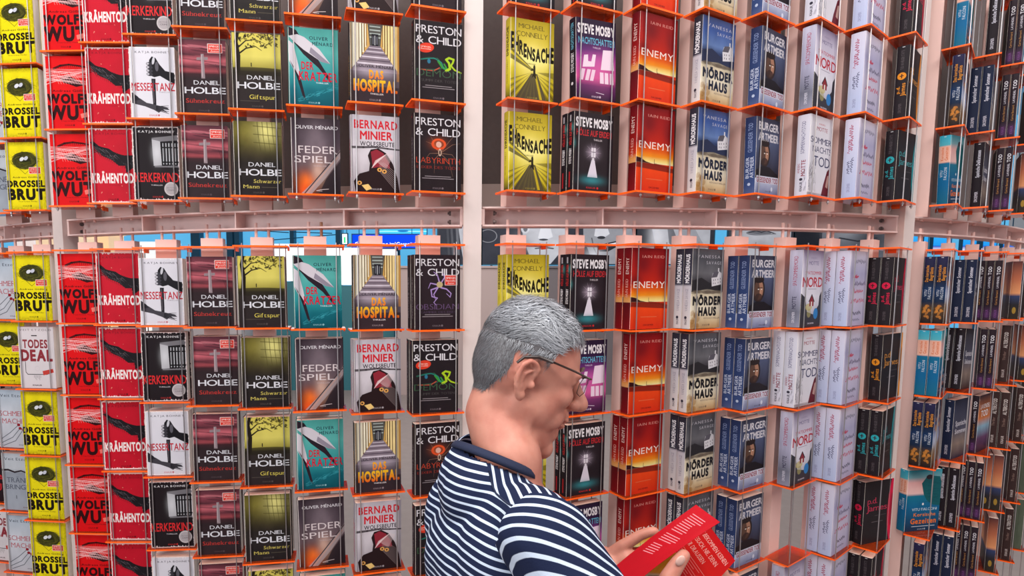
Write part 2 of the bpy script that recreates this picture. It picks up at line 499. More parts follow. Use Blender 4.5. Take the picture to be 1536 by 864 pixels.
def d_messer():
    c = F(226, 222, 232).noise(.05, 3, 8)
    d = (30, 28, 34)
    c.poly([(1, .36), (.78, .33), (.66, .24), (.58, .15), (.50, .13), (.44, .18), (.43, .26), (.41, .34), (.46, .40), (.54, .42), (.66, .40), (.82, .46), (1, .52)], d)
    for k in range(4): c.ell(.44, .235+.048*k, .075, .026, (60, 58, 66), 1, .1); c.ell(.405, .232+.048*k, .03, .016, (200, 196, 206), .9)
    c.ell(.53, .19, .03, .055, (215, 212, 222), .9, .2); c.ell(.60, .27, .04, .07, (120, 116, 126), .6)
    c.poly([(.47, .44), (.56, .44), (.555, .80), (.53, .84), (.485, .80)], (38, 34, 40)); c.rect(.50, .46, .515, .78, (110, 104, 112), .8)
    c.poly([(0, .66), (.2, .72), (.34, .78), (.5, .80), (.62, .82), (.78, .84), (.84, .88), (.7, .87), (.8, .92), (.66, .89), (.6, .92), (.5, .88), (.3, .83), (.1, .80), (0, .78)], (70, 66, 74))
    c.poly([(0, .62), (.16, .70), (.2, .74), (0, .76)], (44, 42, 50))
    for k in range(5): c.line(.55, .83+.012*k, .82, .82+.028*k, .018, (36, 34, 40), 1, .008)
    c.text('KATJA BOHNET', .13, .9, .055, .085, (70, 66, 76), -.005, track=.2)
    c.text('MESSERTANZ', .02, .98, .495, .61, (192, 24, 44), .02, track=.05)
    c.text('THRILLER', .62, .88, .62, .638, (150, 140, 150)); K(c, (190, 30, 50), .955)
    edge_wear(c, (250, 240, 242), 5, .018)
    s = SP(226, 222, 230); vtext(s, 'MESSERTANZ', .3, .7, .4, .9, (190, 30, 50), .01)
    return c, s
def d_kerker():
    c = F(34, 26, 30).noise(.15, 6, 9)
    c.poly([(.42, .15), (.98, .11), (1, .55), (.46, .55)], (120, 116, 122)); c.poly([(.42, .17), (.62, .2), (.62, .52), (.44, .53)], (196, 194, 200), .8)
    c.glow(.52, .35, .1, .12, (235, 235, 240), .5)
    c.poly([(.60, .2), (1, .18), (1, .52), (.62, .53)], (24, 20, 24))
    for k in range(6):
        x = .67+.065*k; c.rect(x-.02, .22, x+.012, .51, (225, 225, 232)); c.rect(x-.005, .2, x+.01, .53, (20, 16, 20))
    for y in (.27, .47): c.rect(.62, y, 1, y+.018, (20, 16, 20))
    c.text('KATJA BOHNET', .13, .92, .05, .08, (240, 236, 240), .01, track=.2)
    c.text('KERKERKIND', .02, .98, .62, .75, (224, 44, 48), .02, track=.04)
    c.text('THRILLER', .36, .62, .785, .803, (210, 200, 205), .01); K(c, (200, 50, 50), .955)
    c.ell(.80, .845, .155, .098, (206, 196, 198)); c.ell(.80, .845, .13, .08, (180, 170, 174)); c.text('DEUTSCHER', .70, .90, .82, .838, (120, 110, 116)); c.text('CRIME', .72, .88, .85, .872, (120, 110, 116), .01)
    edge_wear(c, (240, 222, 222), 6, .014)
    s = SP(40, 30, 34); vtext(s, 'KERKERKIND', .3, .7, .4, .9, (214, 44, 48), .01)
    return c, s
def holbe(c, t, col, y=.72):
    c.text('DANIEL', .30, .86, .545, .605, (226, 224, 232), .006, track=.03)
    c.text('HOLBE', .10, .98, .635, .725, (226, 224, 232), .010, track=.03)
    return c
def d_suehne():
    c = F(50, 38, 42).grad([(0, (84, 46, 56)), (.12, (140, 66, 80)), (.2, (96, 48, 58)), (.28, (206, 104, 116)), (.36, (104, 50, 60)), (.42, (160, 72, 80)), (.46, (66, 38, 44)), (.52, (52, 38, 42)), (1, (50, 38, 42))]).noise(.22, 4, 12)
    r = random.Random(4)
    for k in range(18): c.ell(r.random(), .06+.34*r.random(), .3, .012, (70, 36, 46) if k % 3 else (220, 130, 140), .45, .1)
    c.poly([(.38, .24), (.62, .23), (.62, .27), (.38, .275)], (150, 130, 136)); c.poly([(.475, .19), (.535, .19), (.55, .52), (.47, .52)], (150, 132, 138)); c.ell(.505, .25, .07, .035, (130, 112, 118), .8, 0, .2, .3)
    c.rect(.48, .2, .5, .5, (206, 186, 190), .6)
    for k in range(7): c.path([(.86+.02*k, .47), (.82+.03*k, .38), (.78+.04*k, .32+.01*k)], .012, (60, 30, 38), .9, .004)
    holbe(c, '', 0); c.text('Sühnekreuz', .12, .95, .79, .85, (200, 56, 50), .006, serif=True)
    sticker(c, .62, .05, .93, .175); K(c, (90, 76, 82), .955)
    s = SP(52, 40, 44); vtext(s, 'DANIEL HOLBE', .3, .7, .3, .8, (150, 140, 146), 0)
    return c, s
def d_gift():
    c = F(48, 40, 38).grad([(0, (214, 198, 90)), (.3, (222, 208, 104)), (.44, (168, 156, 70)), (.5, (66, 58, 40)), (.56, (50, 42, 40)), (1, (46, 38, 40))]).noise(.12, 4, 13)
    r = random.Random(8); d = (40, 34, 26)
    c.path([(.12, .5), (.14, .3), (.10, .12), (.14, 0)], .10, d, 1, .06); c.path([(.14, .28), (.3, .2), (.5, .17), (.62, .22)], .035, d, 1, .008)
    c.path([(.13, .2), (.3, .1), (.5, .08), (.7, .13)], .03, d, 1, .006)
    for k in range(90):
        x = .1+.85*r.random(); y = .18*r.random()**1.3; c.ell(x, y, .04*r.random()+.01, .012*r.random()+.004, d if k % 3 else (110, 100, 40), .85, r.random()*3)
    c.ell(.5, .5, .8, .06, d, .8); c.line(.40, .39, .40, .43, .02, d); c.line(.0, .0, .0, 1, .04, d)
    holbe(c, '', 0); c.text('Giftspur', .34, .88, .80, .86, (218, 200, 90), .006, serif=True)
    c.rect(.15, .885, .55, .89, (110, 100, 90), .7); K(c, (90, 82, 80), .955)
    s = SP(40, 34, 36); vtext(s, 'DANIEL HOLBE', .3, .7, .3, .8, (150, 140, 146), 0)
    return c, s
def d_schwarz():
    c = F(52, 46, 34).grad([(0, (64, 58, 28)), (.3, (80, 72, 36)), (.46, (60, 52, 36)), (.56, (44, 38, 36)), (1, (42, 36, 38))])
    c.glow(.22, .12, .3, .14, (150, 138, 60), .6); c.glow(.68, .14, .22, .16, (236, 226, 140), .9)
    c.noise(.3, 6, 14)
    for k in range(5): c.path([(.5+.1*k, 0), (.52+.1*k, .2), (.56+.1*k, .4)], .02, (80, 72, 30), .7, .01)
    for y in (.06, .17, .28): c.line(.42, y, 1, y+.02, .02, (84, 76, 34), .7)
    c.rect(.88, 0, .9, .5, (50, 44, 26), .7)
    holbe(c, '', 0); c.text('Schwarzer', .40, .97, .775, .825, (218, 200, 100), .004, serif=True)
    c.text('Mann', .18, .52, .85, .90, (218, 200, 100), .004, serif=True); c.rect(.56, .882, .9, .888, (120, 110, 90), .6); K(c, (90, 82, 80), .957)
    s = SP(44, 38, 38); vtext(s, 'DANIEL HOLBE', .3, .7, .3, .8, (150, 140, 146), 0)
    return c, s
def d_kratzer():
    c = F(60, 160, 158).grad([(0, (74, 156, 150)), (.3, (92, 178, 172)), (.6, (50, 148, 152)), (.8, (22, 108, 122)), (1, (14, 84, 98))]).noise(.14, 5, 15)
    d = (44, 34, 44); w = (214, 206, 216)
    c.poly([(0, 0), (.16, .04), (.3, .18), (.5, .3), (.82, .62), (.86, .7), (.6, .5), (.3, .34), (.05, .15), (0, .1)], d)
    c.poly([(0, .12), (.18, .09), (.32, .12), (.62, .26), (.84, .44), (.66, .42), (.3, .28), (.1, .18)], w); c.poly([(.45, .24), (.84, .44), (.66, .42), (.42, .31)], (150, 140, 156))
    c.poly([(0, .17), (.1, .22), (.2, .5), (.26, .74), (.14, .6), (.0, .42)], w); c.poly([(.02, .42), (.14, .6), (.28, .9), (.34, .93), (.24, .66), (.2, .62)], d)
    c.text('OLIVER', .42, .80, .10, .145, (30, 50, 66), .012, track=.14); c.text('MÉNARD', .48, .90, .17, .215, (30, 50, 66), .012, track=.14)
    c.text('DER', .25, .50, .43, .53, (206, 34, 60), .03); c.text('KRATZER', .20, .98, .555, .67, (206, 34, 60), .03)
    c.text('THRILLER', .54, .80, .685, .705, (220, 236, 240), .01)
    r = random.Random(1)
    for k in range(60): x = .15+.8*r.random(); y = .95-.25*x+.06*r.random(); c.line(x, y, x+.06, y-.015, .006, (70, 176, 190), .7)
    K(c, (150, 200, 210), .955)
    s = SP(50, 150, 150); s.noise(.1, 4, 2); vtext(s, 'DER KRATZER', .3, .7, .4, .9, (190, 40, 60), .01)
    return c, s
def d_feder():
    c = F(90, 74, 82).grad([(0, (54, 42, 50)), (.3, (76, 62, 72)), (.6, (104, 84, 90)), (.85, (60, 42, 42)), (1, (36, 28, 32))])
    c.glow(.5, .3, .25, .25, (150, 132, 142), .5); c.glow(.3, .84, .18, .12, (255, 120, 40), .9); c.glow(.24, .95, .12, .1, (255, 90, 30), .7); c.glow(.55, .7, .14, .16, (236, 190, 170), .6)
    c.noise(.18, 6, 16)
    c.poly([(.18, 1), (.5, .80), (.82, .56), (1, .40), (1, .52), (.7, .78), (.4, 1)], (176, 158, 160), .75); c.poly([(.55, 1), (.7, .8), (1, .55), (1, 1)], (44, 34, 40), .9)
    c.line(.25, 1, 1, .42, .02, (60, 44, 48)); c.line(.3, 1, .95, .5, .012, (225, 160, 130), .7)
    c.text('OLIVER MÉNARD', .09, .96, .095, .14, (236, 230, 236), .0, serif=True, track=.06)
    c.text('FEDER', .14, .94, .36, .46, (226, 210, 212), -.006, serif=True, track=.10); c.text('SPIEL', .06, .82, .49, .585, (226, 210, 212), -.006, serif=True, track=.10)
    c.text('THRILLER', .44, .72, .615, .635, (190, 170, 172)); c.path([(.5, .955), (.6, .94), (.75, .93)], .01, (230, 210, 210))
    c.text('KNAUR', .52, .62, .95, .965, (230, 210, 210)); c.rect(0, 0, .012, 1, (190, 176, 186))
    s = SP(70, 58, 66); vtext(s, 'FEDERSPIEL', .3, .7, .4, .9, (200, 190, 196), 0)
    return c, s
def d_hospital():
    c = F(60, 44, 46)
    c.poly([(0, 0), (.36, 0), (.40, .27), (.02, .60), (0, .62)], (214, 168, 96)); c.poly([(1, 0), (.66, 0), (.62, .27), (.98, .60), (1, .62)], (208, 160, 84))
    c.poly([(.36, 0), (.66, 0), (.62, .27), (.40, .27)], (86, 84, 80))
    for k in range(5):
        t = k/5; xl = .03+.33*t**.8; w = .05*(1-t)+.012
        c.rect(xl, 0, xl+w, .60-.33*t-.04, (250, 240, 214)); c.rect(xl+w, 0, xl+w*1.5, .58-.33*t-.04, (76, 54, 36), .9)
        xr = 1-xl-w; c.rect(xr, 0, xr+w, .60-.33*t-.04, (255, 226, 160)); c.rect(xr-w*.6, 0, xr, .58-.33*t-.04, (70, 48, 30), .9)
    for k in range(4): c.rect(.40, .02+.045*k, .62, .035+.045*k, (190, 200, 196), .8)
    c.rect(.44, .12, .58, .27, (36, 34, 40)); c.rect(.50, .14, .515, .26, (190, 190, 196)); c.rect(.46, .15, .48, .25, (110, 110, 120)); c.rect(.54, .15, .56, .25, (110, 110, 120))
    c.poly([(.40, .27), (.62, .27), (1, .60), (1, .78), (0, .78), (0, .60)], (142, 126, 138))
    for k in range(9):
        t = (k/9)**1.5; y = .28+.30*t; c.rect(.4-.38*t, y, .62+.36*t, y+.008+.02*t, (226, 214, 226) if k % 2 else (92, 78, 92), .85)
    c.poly([(0, .6), (1, .6), (1, 1), (0, 1)], (66, 52, 60), .75); c.poly([(0, .82), (1, .82), (1, 1), (0, 1)], (58, 44, 50))
    c.glow(.5, .6, .5, .06, (206, 190, 206), .5); c.noise(.14, 7, 17)
    c.rect(0, 0, .06, 1, (50, 36, 34), .7); c.rect(.95, .0, 1, .7, (196, 130, 50), .6)
    c.text('OLIVER MÉNARD', .17, .92, .51, .545, (28, 20, 28), .004, serif=True)
    c.text('DAS', .38, .68, .575, .68, (250, 180, 50), .045, col2=(240, 120, 40)); c.text('HOSPITAL', .06, .97, .70, .845, (250, 196, 40), .045, col2=(236, 100, 30), track=.03)
    c.text('THRILLER', .40, .68, .868, .888, (240, 225, 225), .01); K(c, (160, 140, 146), .955)
    s = SP(50, 38, 40); vtext(s, 'DAS HOSPITAL', .3, .7, .4, .9, (220, 150, 50), .01)
    return c, s
def d_wolfsbeute():
    c = F(206, 196, 206).grad([(0, (196, 188, 198)), (.5, (222, 212, 220)), (1, (160, 148, 156))]).noise(.14, 5, 18)
    c.rect(0, 0, .03, 1, (120, 110, 120), .8); c.rect(.95, 0, 1, 1, (130, 120, 130), .6)
    c.path([(0, .42), (.25, .415), (.5, .405), (.75, .42), (1, .43)], .05, (60, 50, 56), .9, .03)
    d = (44, 28, 30)
    c.poly([(.08, 1), (.04, .86), (.16, .76), (.36, .72), (.38, .62), (.34, .52), (.40, .44), (.56, .42), (.72, .48), (.86, .62), (.95, .80), (1, 1)], d)
    c.poly([(.42, .56), (.40, .47), (.52, .435), (.66, .48), (.78, .60), (.80, .68), (.6, .66), (.44, .68)], (150, 44, 58))
    for k in range(13): c.path([(.42+.012*k, .68-.008*k), (.5+.02*k, .58-.008*k), (.86+.005*k, .74-.02*k)][0:2] + [(.72+.012*k, .68-.014*k)], .008, (240, 214, 214), .9)
    for k in range(9): c.line(.58, .56+.02*k, .93, .74+.03*k, .006, (200, 176, 176), .7)
    for x, y in ((.58, .70), (.68, .72), (.3, .93), (.16, .88)): c.ell(x, y, .05, .028, (236, 170, 90)); c.ell(x, y, .02, .012, d)
    c.poly([(.2, .91), (.34, .89), (.42, .95), (.3, .98)], (250, 210, 130), .9)
    c.text('BERNARD', .06, .96, .06, .17, (214, 34, 48), .03); c.text('MINIER', .18, .86, .20, .31, (214, 34, 48), .03); c.text('WOLFSBEUTE', .18, .90, .335, .395, (36, 28, 34), .012)
    K(c, (190, 180, 186), .955)
    s = SP(180, 170, 180); s.noise(.2, 5, 3); vtext(s, 'BERNARD MINIER', .3, .7, .3, .8, (190, 40, 50), .01)
    return c, s
def preston(c):
    c.text('PRESTON', .03, .98, .05, .15, (236, 228, 236), -.006, track=.06); c.text('& CHILD', .03, .98, .18, .28, (236, 228, 236), -.006, track=.06)
    c.rect(.22, .80, .78, .808, (190, 176, 182), .7); c.rect(.16, .825, .84, .833, (190, 176, 182), .7); K(c, (130, 116, 124), .955)
    s = SP(44, 34, 38); vtext(s, 'PRESTON & CHILD', .3, .7, .3, .85, (150, 134, 140), -.01)
    s.ell(.5, .04, .1, .015, (180, 60, 50))
    return s
def d_demon():
    c = F(40, 32, 36).noise(.15, 5, 19); s = preston(c)
    c.ell(.24, .335, .17, .062, (232, 66, 44), 1, -.15); c.text('SPIEGEL', .13, .35, .315, .332, (255, 220, 210), .01); c.text('Bestseller', .13, .35, .34, .356, (255, 220, 210), .01)
    c.path([(.1, .49), (.3, .46), (.48, .46), (.58, .52), (.55, .58), (.4, .60), (.15, .61)], .035, (46, 90, 74), 1, .02); c.path([(.5, .49), (.58, .56), (.7, .6), (.62, .52)], .05, (60, 150, 60), 1, .03)
    c.path([(.66, .60), (.74, .57), (.72, .50), (.66, .46), (.72, .435), (.82, .45), (.80, .49), (.76, .53), (.84, .58), (.97, .61)], .05, (176, 208, 40), 1, .03)
    c.path([(.14, .485), (.4, .455), (.56, .5), (.62, .58)], .012, (30, 150, 140), .9); c.path([(.12, .61), (.4, .615), (.52, .57)], .02, (200, 80, 56), .9); c.ell(.30, .50, .035, .03, (50, 120, 150))
    c.text('DEMON', .04, .97, .595, .69, (62, 92, 66), -.012, track=.1); c.text('SUMPF DER TOTEN', .14, .92, .72, .755, (84, 78, 78), -.01)
    return c, s
def d_labyrinth():
    c = F(42, 32, 36).noise(.15, 5, 20); s = preston(c)
    for x, y in ((.86, .26), (.98, .36), (.95, .62), (.82, .80), (.2, .62), (.42, .76), (.25, .36), (.34, .28)): c.path([(.55, .50), ((.55+x)/2+.05*(1 if x > .5 else -1), (.5+y)/2-.05), (x, y)], .012, (150, 110, 90), .8, .004)
    c.ell(.52, .385, .16, .075, (222, 70, 36)); c.ell(.52, .385, .11, .05, (90, 40, 36)); c.ell(.52, .39, .06, .04, (220, 190, 180)); c.ell(.53, .375, .14, .06, (240, 110, 60), .8, .2, .2, .25)
    c.ell(.545, .49, .035, .05, (210, 180, 160)); c.ell(.545, .49, .018, .03, (50, 36, 38)); c.glow(.5, .38, .16, .07, (255, 120, 60), .3)
    c.text('LABYRINTH', .04, .98, .555, .635, (196, 66, 42), -.010, track=.06); c.text('ELIXIER DES TODES', .05, .98, .665, .705, (150, 44, 36), -.01, track=.05)
    return c, s
def d_obsidian():
    c = F(48, 36, 42).noise(.15, 5, 21); s = preston(c)
    P_ = (156, 120, 190)
    for pts in ([(.55, .38), (.5, .27), (.42, .23)], [(.5, .40), (.35, .38), (.30, .45)], [(.5, .44), (.36, .47), (.38, .56), (.5, .58), (.42, .64), (.48, .68)], [(.58, .44), (.7, .46), (.8, .52), (.78, .57), (.7, .52)], [(.58, .38), (.66, .3), (.62, .25)], [(.52, .43), (.42, .53), (.46, .6)]):
        c.path(pts, .035, P_, .9, .012); c.path(pts, .010, (214, 190, 236), .8, .004)
    c.ell(.55, .40, .07, .042, (196, 176, 130)); sticker(c, .66, .27, .94, .41)
    c.text('OBSIDIAN', .03, .97, .655, .735, (104, 78, 116), -.012, track=.08); c.text('KAMMER DES EISES', .12, .9, .755, .785, (84, 66, 92), -.01)
    return c, s
def ground_rays(c, y0, road, ray):
    r = random.Random(6)
    for k in range(26):
        a = -1.25+2.5*k/25; col = ray if k % 2 else (60, 50, 10)
        c.poly([(.52, y0), (.52+math.tan(a)*.55, 1), (.52+math.tan(a+.05)*.55, 1)], col, .55)
def d_ehren():
    c = F(206, 178, 32).grad([(0, (176, 152, 34)), (.3, (226, 200, 52)), (.5, (250, 232, 110)), (.62, (230, 206, 40)), (1, (126, 108, 20))])
    c.glow(.5, .5, .35, .2, (255, 246, 170), .6); c.poly([(0, .36), (.5, .6), (.5, .63), (0, .5)], (60, 50, 16), .8); c.poly([(0, .40), (.5, .61), (0, .44)], (240, 216, 50), .8)
    c.poly([(1, .62), (.62, .64), (1, .70)], (70, 60, 16), .6)
    ground_rays(c, .64, 0, (240, 214, 40)); c.poly([(.48, .66), (.62, .66), (.84, 1), (.1, 1)], (74, 64, 50), .92); c.poly([(.56, .68), (.6, .68), (.74, .98), (.68, .98)], (214, 186, 30), .8)
    c.line(.55, .58, .55, .66, .05, (40, 34, 20)); c.ell(.55, .565, .02, .014, (40, 34, 20)); c.poly([(.52, .66), (.49, .72), (.53, .69), (.60, .73), (.58, .65)], (40, 34, 20)); c.poly([(.5, .59), (.46, .63), (.56, .62)], (60, 50, 20))
    c.noise(.10, 6, 22)
    c.text('MICHAEL', .18, .78, .055, .115, (106, 90, 30), -.006, track=.05); c.text('CONNELLY', .13, .85, .15, .215, (106, 90, 30), -.006, track=.05)
    c.text('EHRENSACHE', .0, 1.0, .15, .35, (34, 28, 14), .045, arch=lambda t: .72+.5*abs(t-.5), track=.02, rise=lambda t: .15*math.sin(min(t, .62)/.62*PI/2)-.02*max(0, t-.62)); c.text('THRILLER', .36, .58, .535, .55, (60, 50, 20)); K(c, (150, 136, 60), .965)
    s = SP(226, 202, 40).grad([(0, (186, 162, 40)), (.5, (236, 216, 70)), (.8, (220, 200, 40)), (1, (60, 54, 24))]); vtext(s, 'EHRENSACHE', .28, .75, .10, .46, (34, 28, 14), .03, track=.05); vtext(s, 'MICHAEL CONNELLY', .35, .65, .5, .8, (140, 120, 40), 0)
    return c, s
def mosby(c): c.text('STEVE MOSBY', .04, .97, .065, .18, (244, 236, 240), .04, track=.03)
def d_nacht():
    c = F(60, 30, 70).grad([(0, (46, 30, 54)), (.25, (50, 30, 66)), (.38, (96, 44, 118)), (.5, (178, 72, 160)), (.72, (214, 84, 150)), (.82, (104, 44, 100)), (1, (52, 32, 58))]).noise(.1, 5, 23)
    c.glow(.65, .6, .4, .2, (236, 110, 170), .4); w = (252, 224, 242)
    c.poly([(.68, .36), (.92, .35), (.96, .60), (.62, .61)], w); c.poly([(.2, .45), (.30, .44), (.3, .52), (.38, .52), (.42, .43), (.5, .43), (.46, .58), (.16, .6)], w)
    for x in (.60, .72, .85): c.poly([(x, .64), (x+.09, .64), (x+.10, .78), (x, .78)], w, .95)
    for x in (.14, .28, .40): c.poly([(x, .62), (x+.09, .62), (x+.03, .76), (x-.06, .76)], w, .85)
    mosby(c); c.text('NACHTSCHATTEN', .06, .97, .225, .31, (110, 190, 220), .012, track=.03); c.text('THRILLER', .42, .62, .335, .355, (220, 200, 220), .01)
    c.line(.5, .9, .7, .915, .01, (240, 220, 240)); K(c, (240, 220, 240), .955)
    s = SP(36, 26, 38); vtext(s, 'NACHTSCHATTEN', .3, .75, .06, .38, (110, 190, 220), .02); vtext(s, 'STEVE MOSBY', .3, .75, .42, .66, (236, 226, 236), .03); s.ell(.5, .8, .18, .02, (230, 220, 230))
    return c, s
def d_hoelle():
    c = F(44, 34, 40).noise(.2, 6, 24)
    c.glow(.5, .5, .14, .07, (190, 170, 190), .8)
    for k in range(10): a = k*PI/5; c.line(.5, .5, .5+.2*math.cos(a), .5+.13*math.sin(a), .01, (210, 190, 206), .7, .002)
    c.rect(.45, .44, .56, .56, (236, 226, 236)); c.rect(.5, .44, .508, .56, (90, 70, 90)); c.rect(.45, .49, .56, .497, (90, 70, 90))
    c.poly([(.46, .60), (.54, .60), (.62, .82), (.36, .82)], (232, 222, 236)); c.ell(.5, .59, .03, .024, (236, 226, 236)); c.glow(.48, .86, .26, .05, (60, 150, 160), .8); c.glow(.0, .4, .05, .05, (60, 150, 150), .5)
    mosby(c); c.text('HÖLLE AUF ERDEN', .06, .96, .215, .295, (206, 44, 50), .018, track=.03); c.text('THRILLER', .5, .72, .325, .348, (220, 205, 210), .01)
    c.text('KNAUR', .34, .58, .945, .968, (206, 44, 50), .02); c.ell(.63, .956, .025, .016, (206, 44, 50))
    s = SP(34, 26, 32); vtext(s, 'HÖLLE AUF ERDEN', .3, .72, .14, .42, (190, 40, 46), .04); vtext(s, 'STEVE MOSBY', .3, .72, .46, .66, (236, 226, 232), .04); s.rect(.36, .04, .62, .12, (190, 180, 190), .8); s.rect(.38, .76, .62, .96, (170, 34, 40)); s.glow(.8, .2, .2, .05, (60, 150, 150), .5)
    return c, s
EN = [(0, (146, 22, 28)), (.2, (176, 30, 28)), (.42, (206, 40, 22)), (.52, (244, 104, 20)), (.58, (250, 150, 30)), (.635, (255, 226, 130)), (.66, (255, 236, 176))]
def d_enemy():
    c = F(120, 20, 26).grad(EN+[(.665, (230, 60, 18)), (.75, (250, 74, 24)), (1, (226, 52, 24))]).noise(.10, 4, 25)
    for x, y, rx, ry in ((.3, .2, .2, .14), (.85, .3, .16, .2), (.1, .4, .2, .08)): c.glow(x, y, rx, ry, (92, 14, 26), .65)
    c.poly([(0, .60), (.12, .61), (.25, .645), (.45, .665), (1, .70), (1, .75), (0, .72)], (84, 22, 22), .75); c.poly([(0, .60), (.12, .61), (.25, .645), (.4, .66), (0, .66)], (60, 20, 22))
    for k in range(12): c.rect(.5+.035*k, .655+.002*k, .52+.035*k, .675+.002*k, (60, 16, 18))
    c.rect(.48, .61, .49, .67, (70, 20, 20))
    c.text('IAIN REID', .28, .88, .085, .12, (226, 150, 140), -.004, serif=True, track=.14); c.text('ENEMY', .06, .92, .405, .49, (255, 236, 226), -.004, serif=True, track=.14)
    c.rect(.28, .845, .72, .853, (240, 110, 70)); c.text('DROEMER', .36, .64, .94, .96, (110, 20, 20), .01)
    s = SP(120, 20, 26).grad([(0, (104, 14, 24)), (.42, (150, 22, 22)), (.56, (190, 50, 24)), (.62, (226, 150, 80)), (.665, (226, 160, 100)), (.67, (90, 16, 22)), (1, (130, 18, 24))])
    vtext(s, 'ENEMY', .3, .72, .12, .32, (240, 214, 206), 0, serif=True, track=.14); vtext(s, 'IAIN REID', .32, .68, .38, .60, (230, 170, 160), -.002, serif=True, track=.1)
    return c, s
def d_moerder(blue=False):
    sky = [(0, (104, 104, 112)), (.12, (84, 84, 92)), (.3, (112, 110, 116)), (.40, (74, 70, 76))] if not blue else [(0, (74, 88, 136)), (.15, (64, 92, 160)), (.32, (104, 130, 184)), (.40, (54, 66, 104))]
    c = F(100, 100, 100).grad(sky+[(.46, (66, 64, 70)), (.5, (84, 80, 80)), (.54, (208, 192, 164)), (.75, (238, 226, 204)), (.9, (222, 196, 156)), (1, (190, 150, 100))])
    if blue: c.poly([(0, .46), (.3, .36), (.6, .42), (1, .4), (1, .5), (0, .5)], (50, 66, 112))
    c.noise(.22, 5, 26)
    c.poly([(0, .40), (.3, .36), (.55, .42), (1, .44), (1, .54), (.5, .5), (0, .54)], (50, 46, 50) if not blue else (50, 56, 84))
    c.poly([(.62, .36), (.66, .30), (.84, .27), (.94, .30), (.96, .44), (.64, .47)], (228, 224, 230)); c.poly([(.62, .36), (.68, .29), (.86, .27), (.80, .35)], (96, 92, 102)); c.rect(.82, .235, .86, .28, (220, 216, 224))
    for x, y in ((.68, .38), (.74, .375), (.82, .37), (.9, .36), (.68, .42), (.74, .42), (.83, .41), (.9, .40)): c.rect(x, y, x+.018, y+.02, (80, 74, 84))
    r = random.Random(3)
    for k in range(20): c.ell(.04+.2*r.random(), .8+.18*r.random(), .07, .03, (170, 120, 60), .35, r.random()*3); c.ell(.9*r.random(), .53+.02*r.random(), .1, .02, (110, 96, 84), .5)
    gy = (200, 196, 206)
    c.text('VANESSA', .14, .88, .075, .115, gy, -.006, track=.22); c.text('SAVAGE', .44, .92, .15, .19, gy, -.006, track=.22)
    n = (34, 38, 60) if blue else (30, 28, 34)
    c.text('MÖRDER', .05, .98, .595, .70, n, .055, track=.02); c.text('HAUS', .24, .82, .73, .835, n, .055, track=.02)
    c.text('PSYCHOTHRILLER', .42, .94, .862, .88, (90, 80, 80), 0); K(c, (90, 80, 76), .955)
    s = SP(226, 218, 222).grad([(0, (50, 46, 58)), (.44, (56, 54, 70)), (.47, (200, 194, 204)), (1, (226, 218, 216))]); vtext(s, 'MÖRDERHAUS', .28, .76, .07, .43, (240, 238, 244), .04, track=.02); vtext(s, 'VANESSA SAVAGE', .34, .7, .5, .78, (150, 146, 160), 0); s.ell(.5, .86, .16, .02, (60, 56, 70)); vtext(s, 'KNAUR', .38, .66, .88, .95, (60, 56, 70), .02)
    return c, s
def d_burger():
    c = F(60, 64, 84).grad([(0, (58, 58, 76)), (.3, (84, 92, 124)), (.6, (60, 62, 84)), (.78, (40, 36, 46)), (.80, (196, 200, 224)), (1, (120, 130, 170))])
    c.noise(.2, 5, 28)
    c.ell(.36, .47, .25, .18, (46, 36, 36)); c.ell(.37, .47, .18, .145, (176, 128, 104)); c.ell(.29, .48, .12, .14, (60, 42, 40), .8); c.ell(.38, .58, .15, .06, (60, 42, 38), .9); c.ell(.37, .33, .2, .05, (44, 32, 32))
    c.rect(.33, .44, .52, .452, (50, 36, 34), .9); c.ell(.36, .465, .03, .008, (240, 235, 230)); c.ell(.48, .465, .025, .008, (240, 235, 230)); c.line(.44, .46, .45, .52, .03, (204, 152, 124)); c.rect(.38, .555, .5, .563, (96, 56, 50))
    c.poly([(0, .80), (.0, .70), (.3, .63), (.6, .64), (1, .74), (1, .80)], (36, 30, 36))
    c.text('BURGER', .08, .95, .055, .16, (226, 220, 228), .03, track=.04); c.text('ARTMEIER', .08, .95, .195, .30, (226, 220, 228), .03, track=.04)
    c.rect(.04, .765, 1, .86, (216, 214, 232)); c.text('GLEISSENDER TOD', .05, .98, .78, .85, (150, 30, 48), .02, track=.03); c.ell(.72, .93, .04, .03, (230, 236, 250), .8); K(c, (60, 60, 84), .965, .55)
    s = SP(44, 56, 96).grad([(0, (44, 52, 88)), (.5, (50, 66, 112)), (.9, (60, 78, 128)), (1, (84, 96, 140))]); vtext(s, 'GLEISSENDER TOD', .30, .70, .08, .46, (140, 152, 190), .01); vtext(s, 'BURGER', .14, .46, .52, .80, (206, 210, 230), .02); vtext(s, 'ARTMEIER', .54, .86, .52, .80, (206, 210, 230), .02); s.ell(.5, .88, .14, .02, (190, 200, 226))
    return c, s
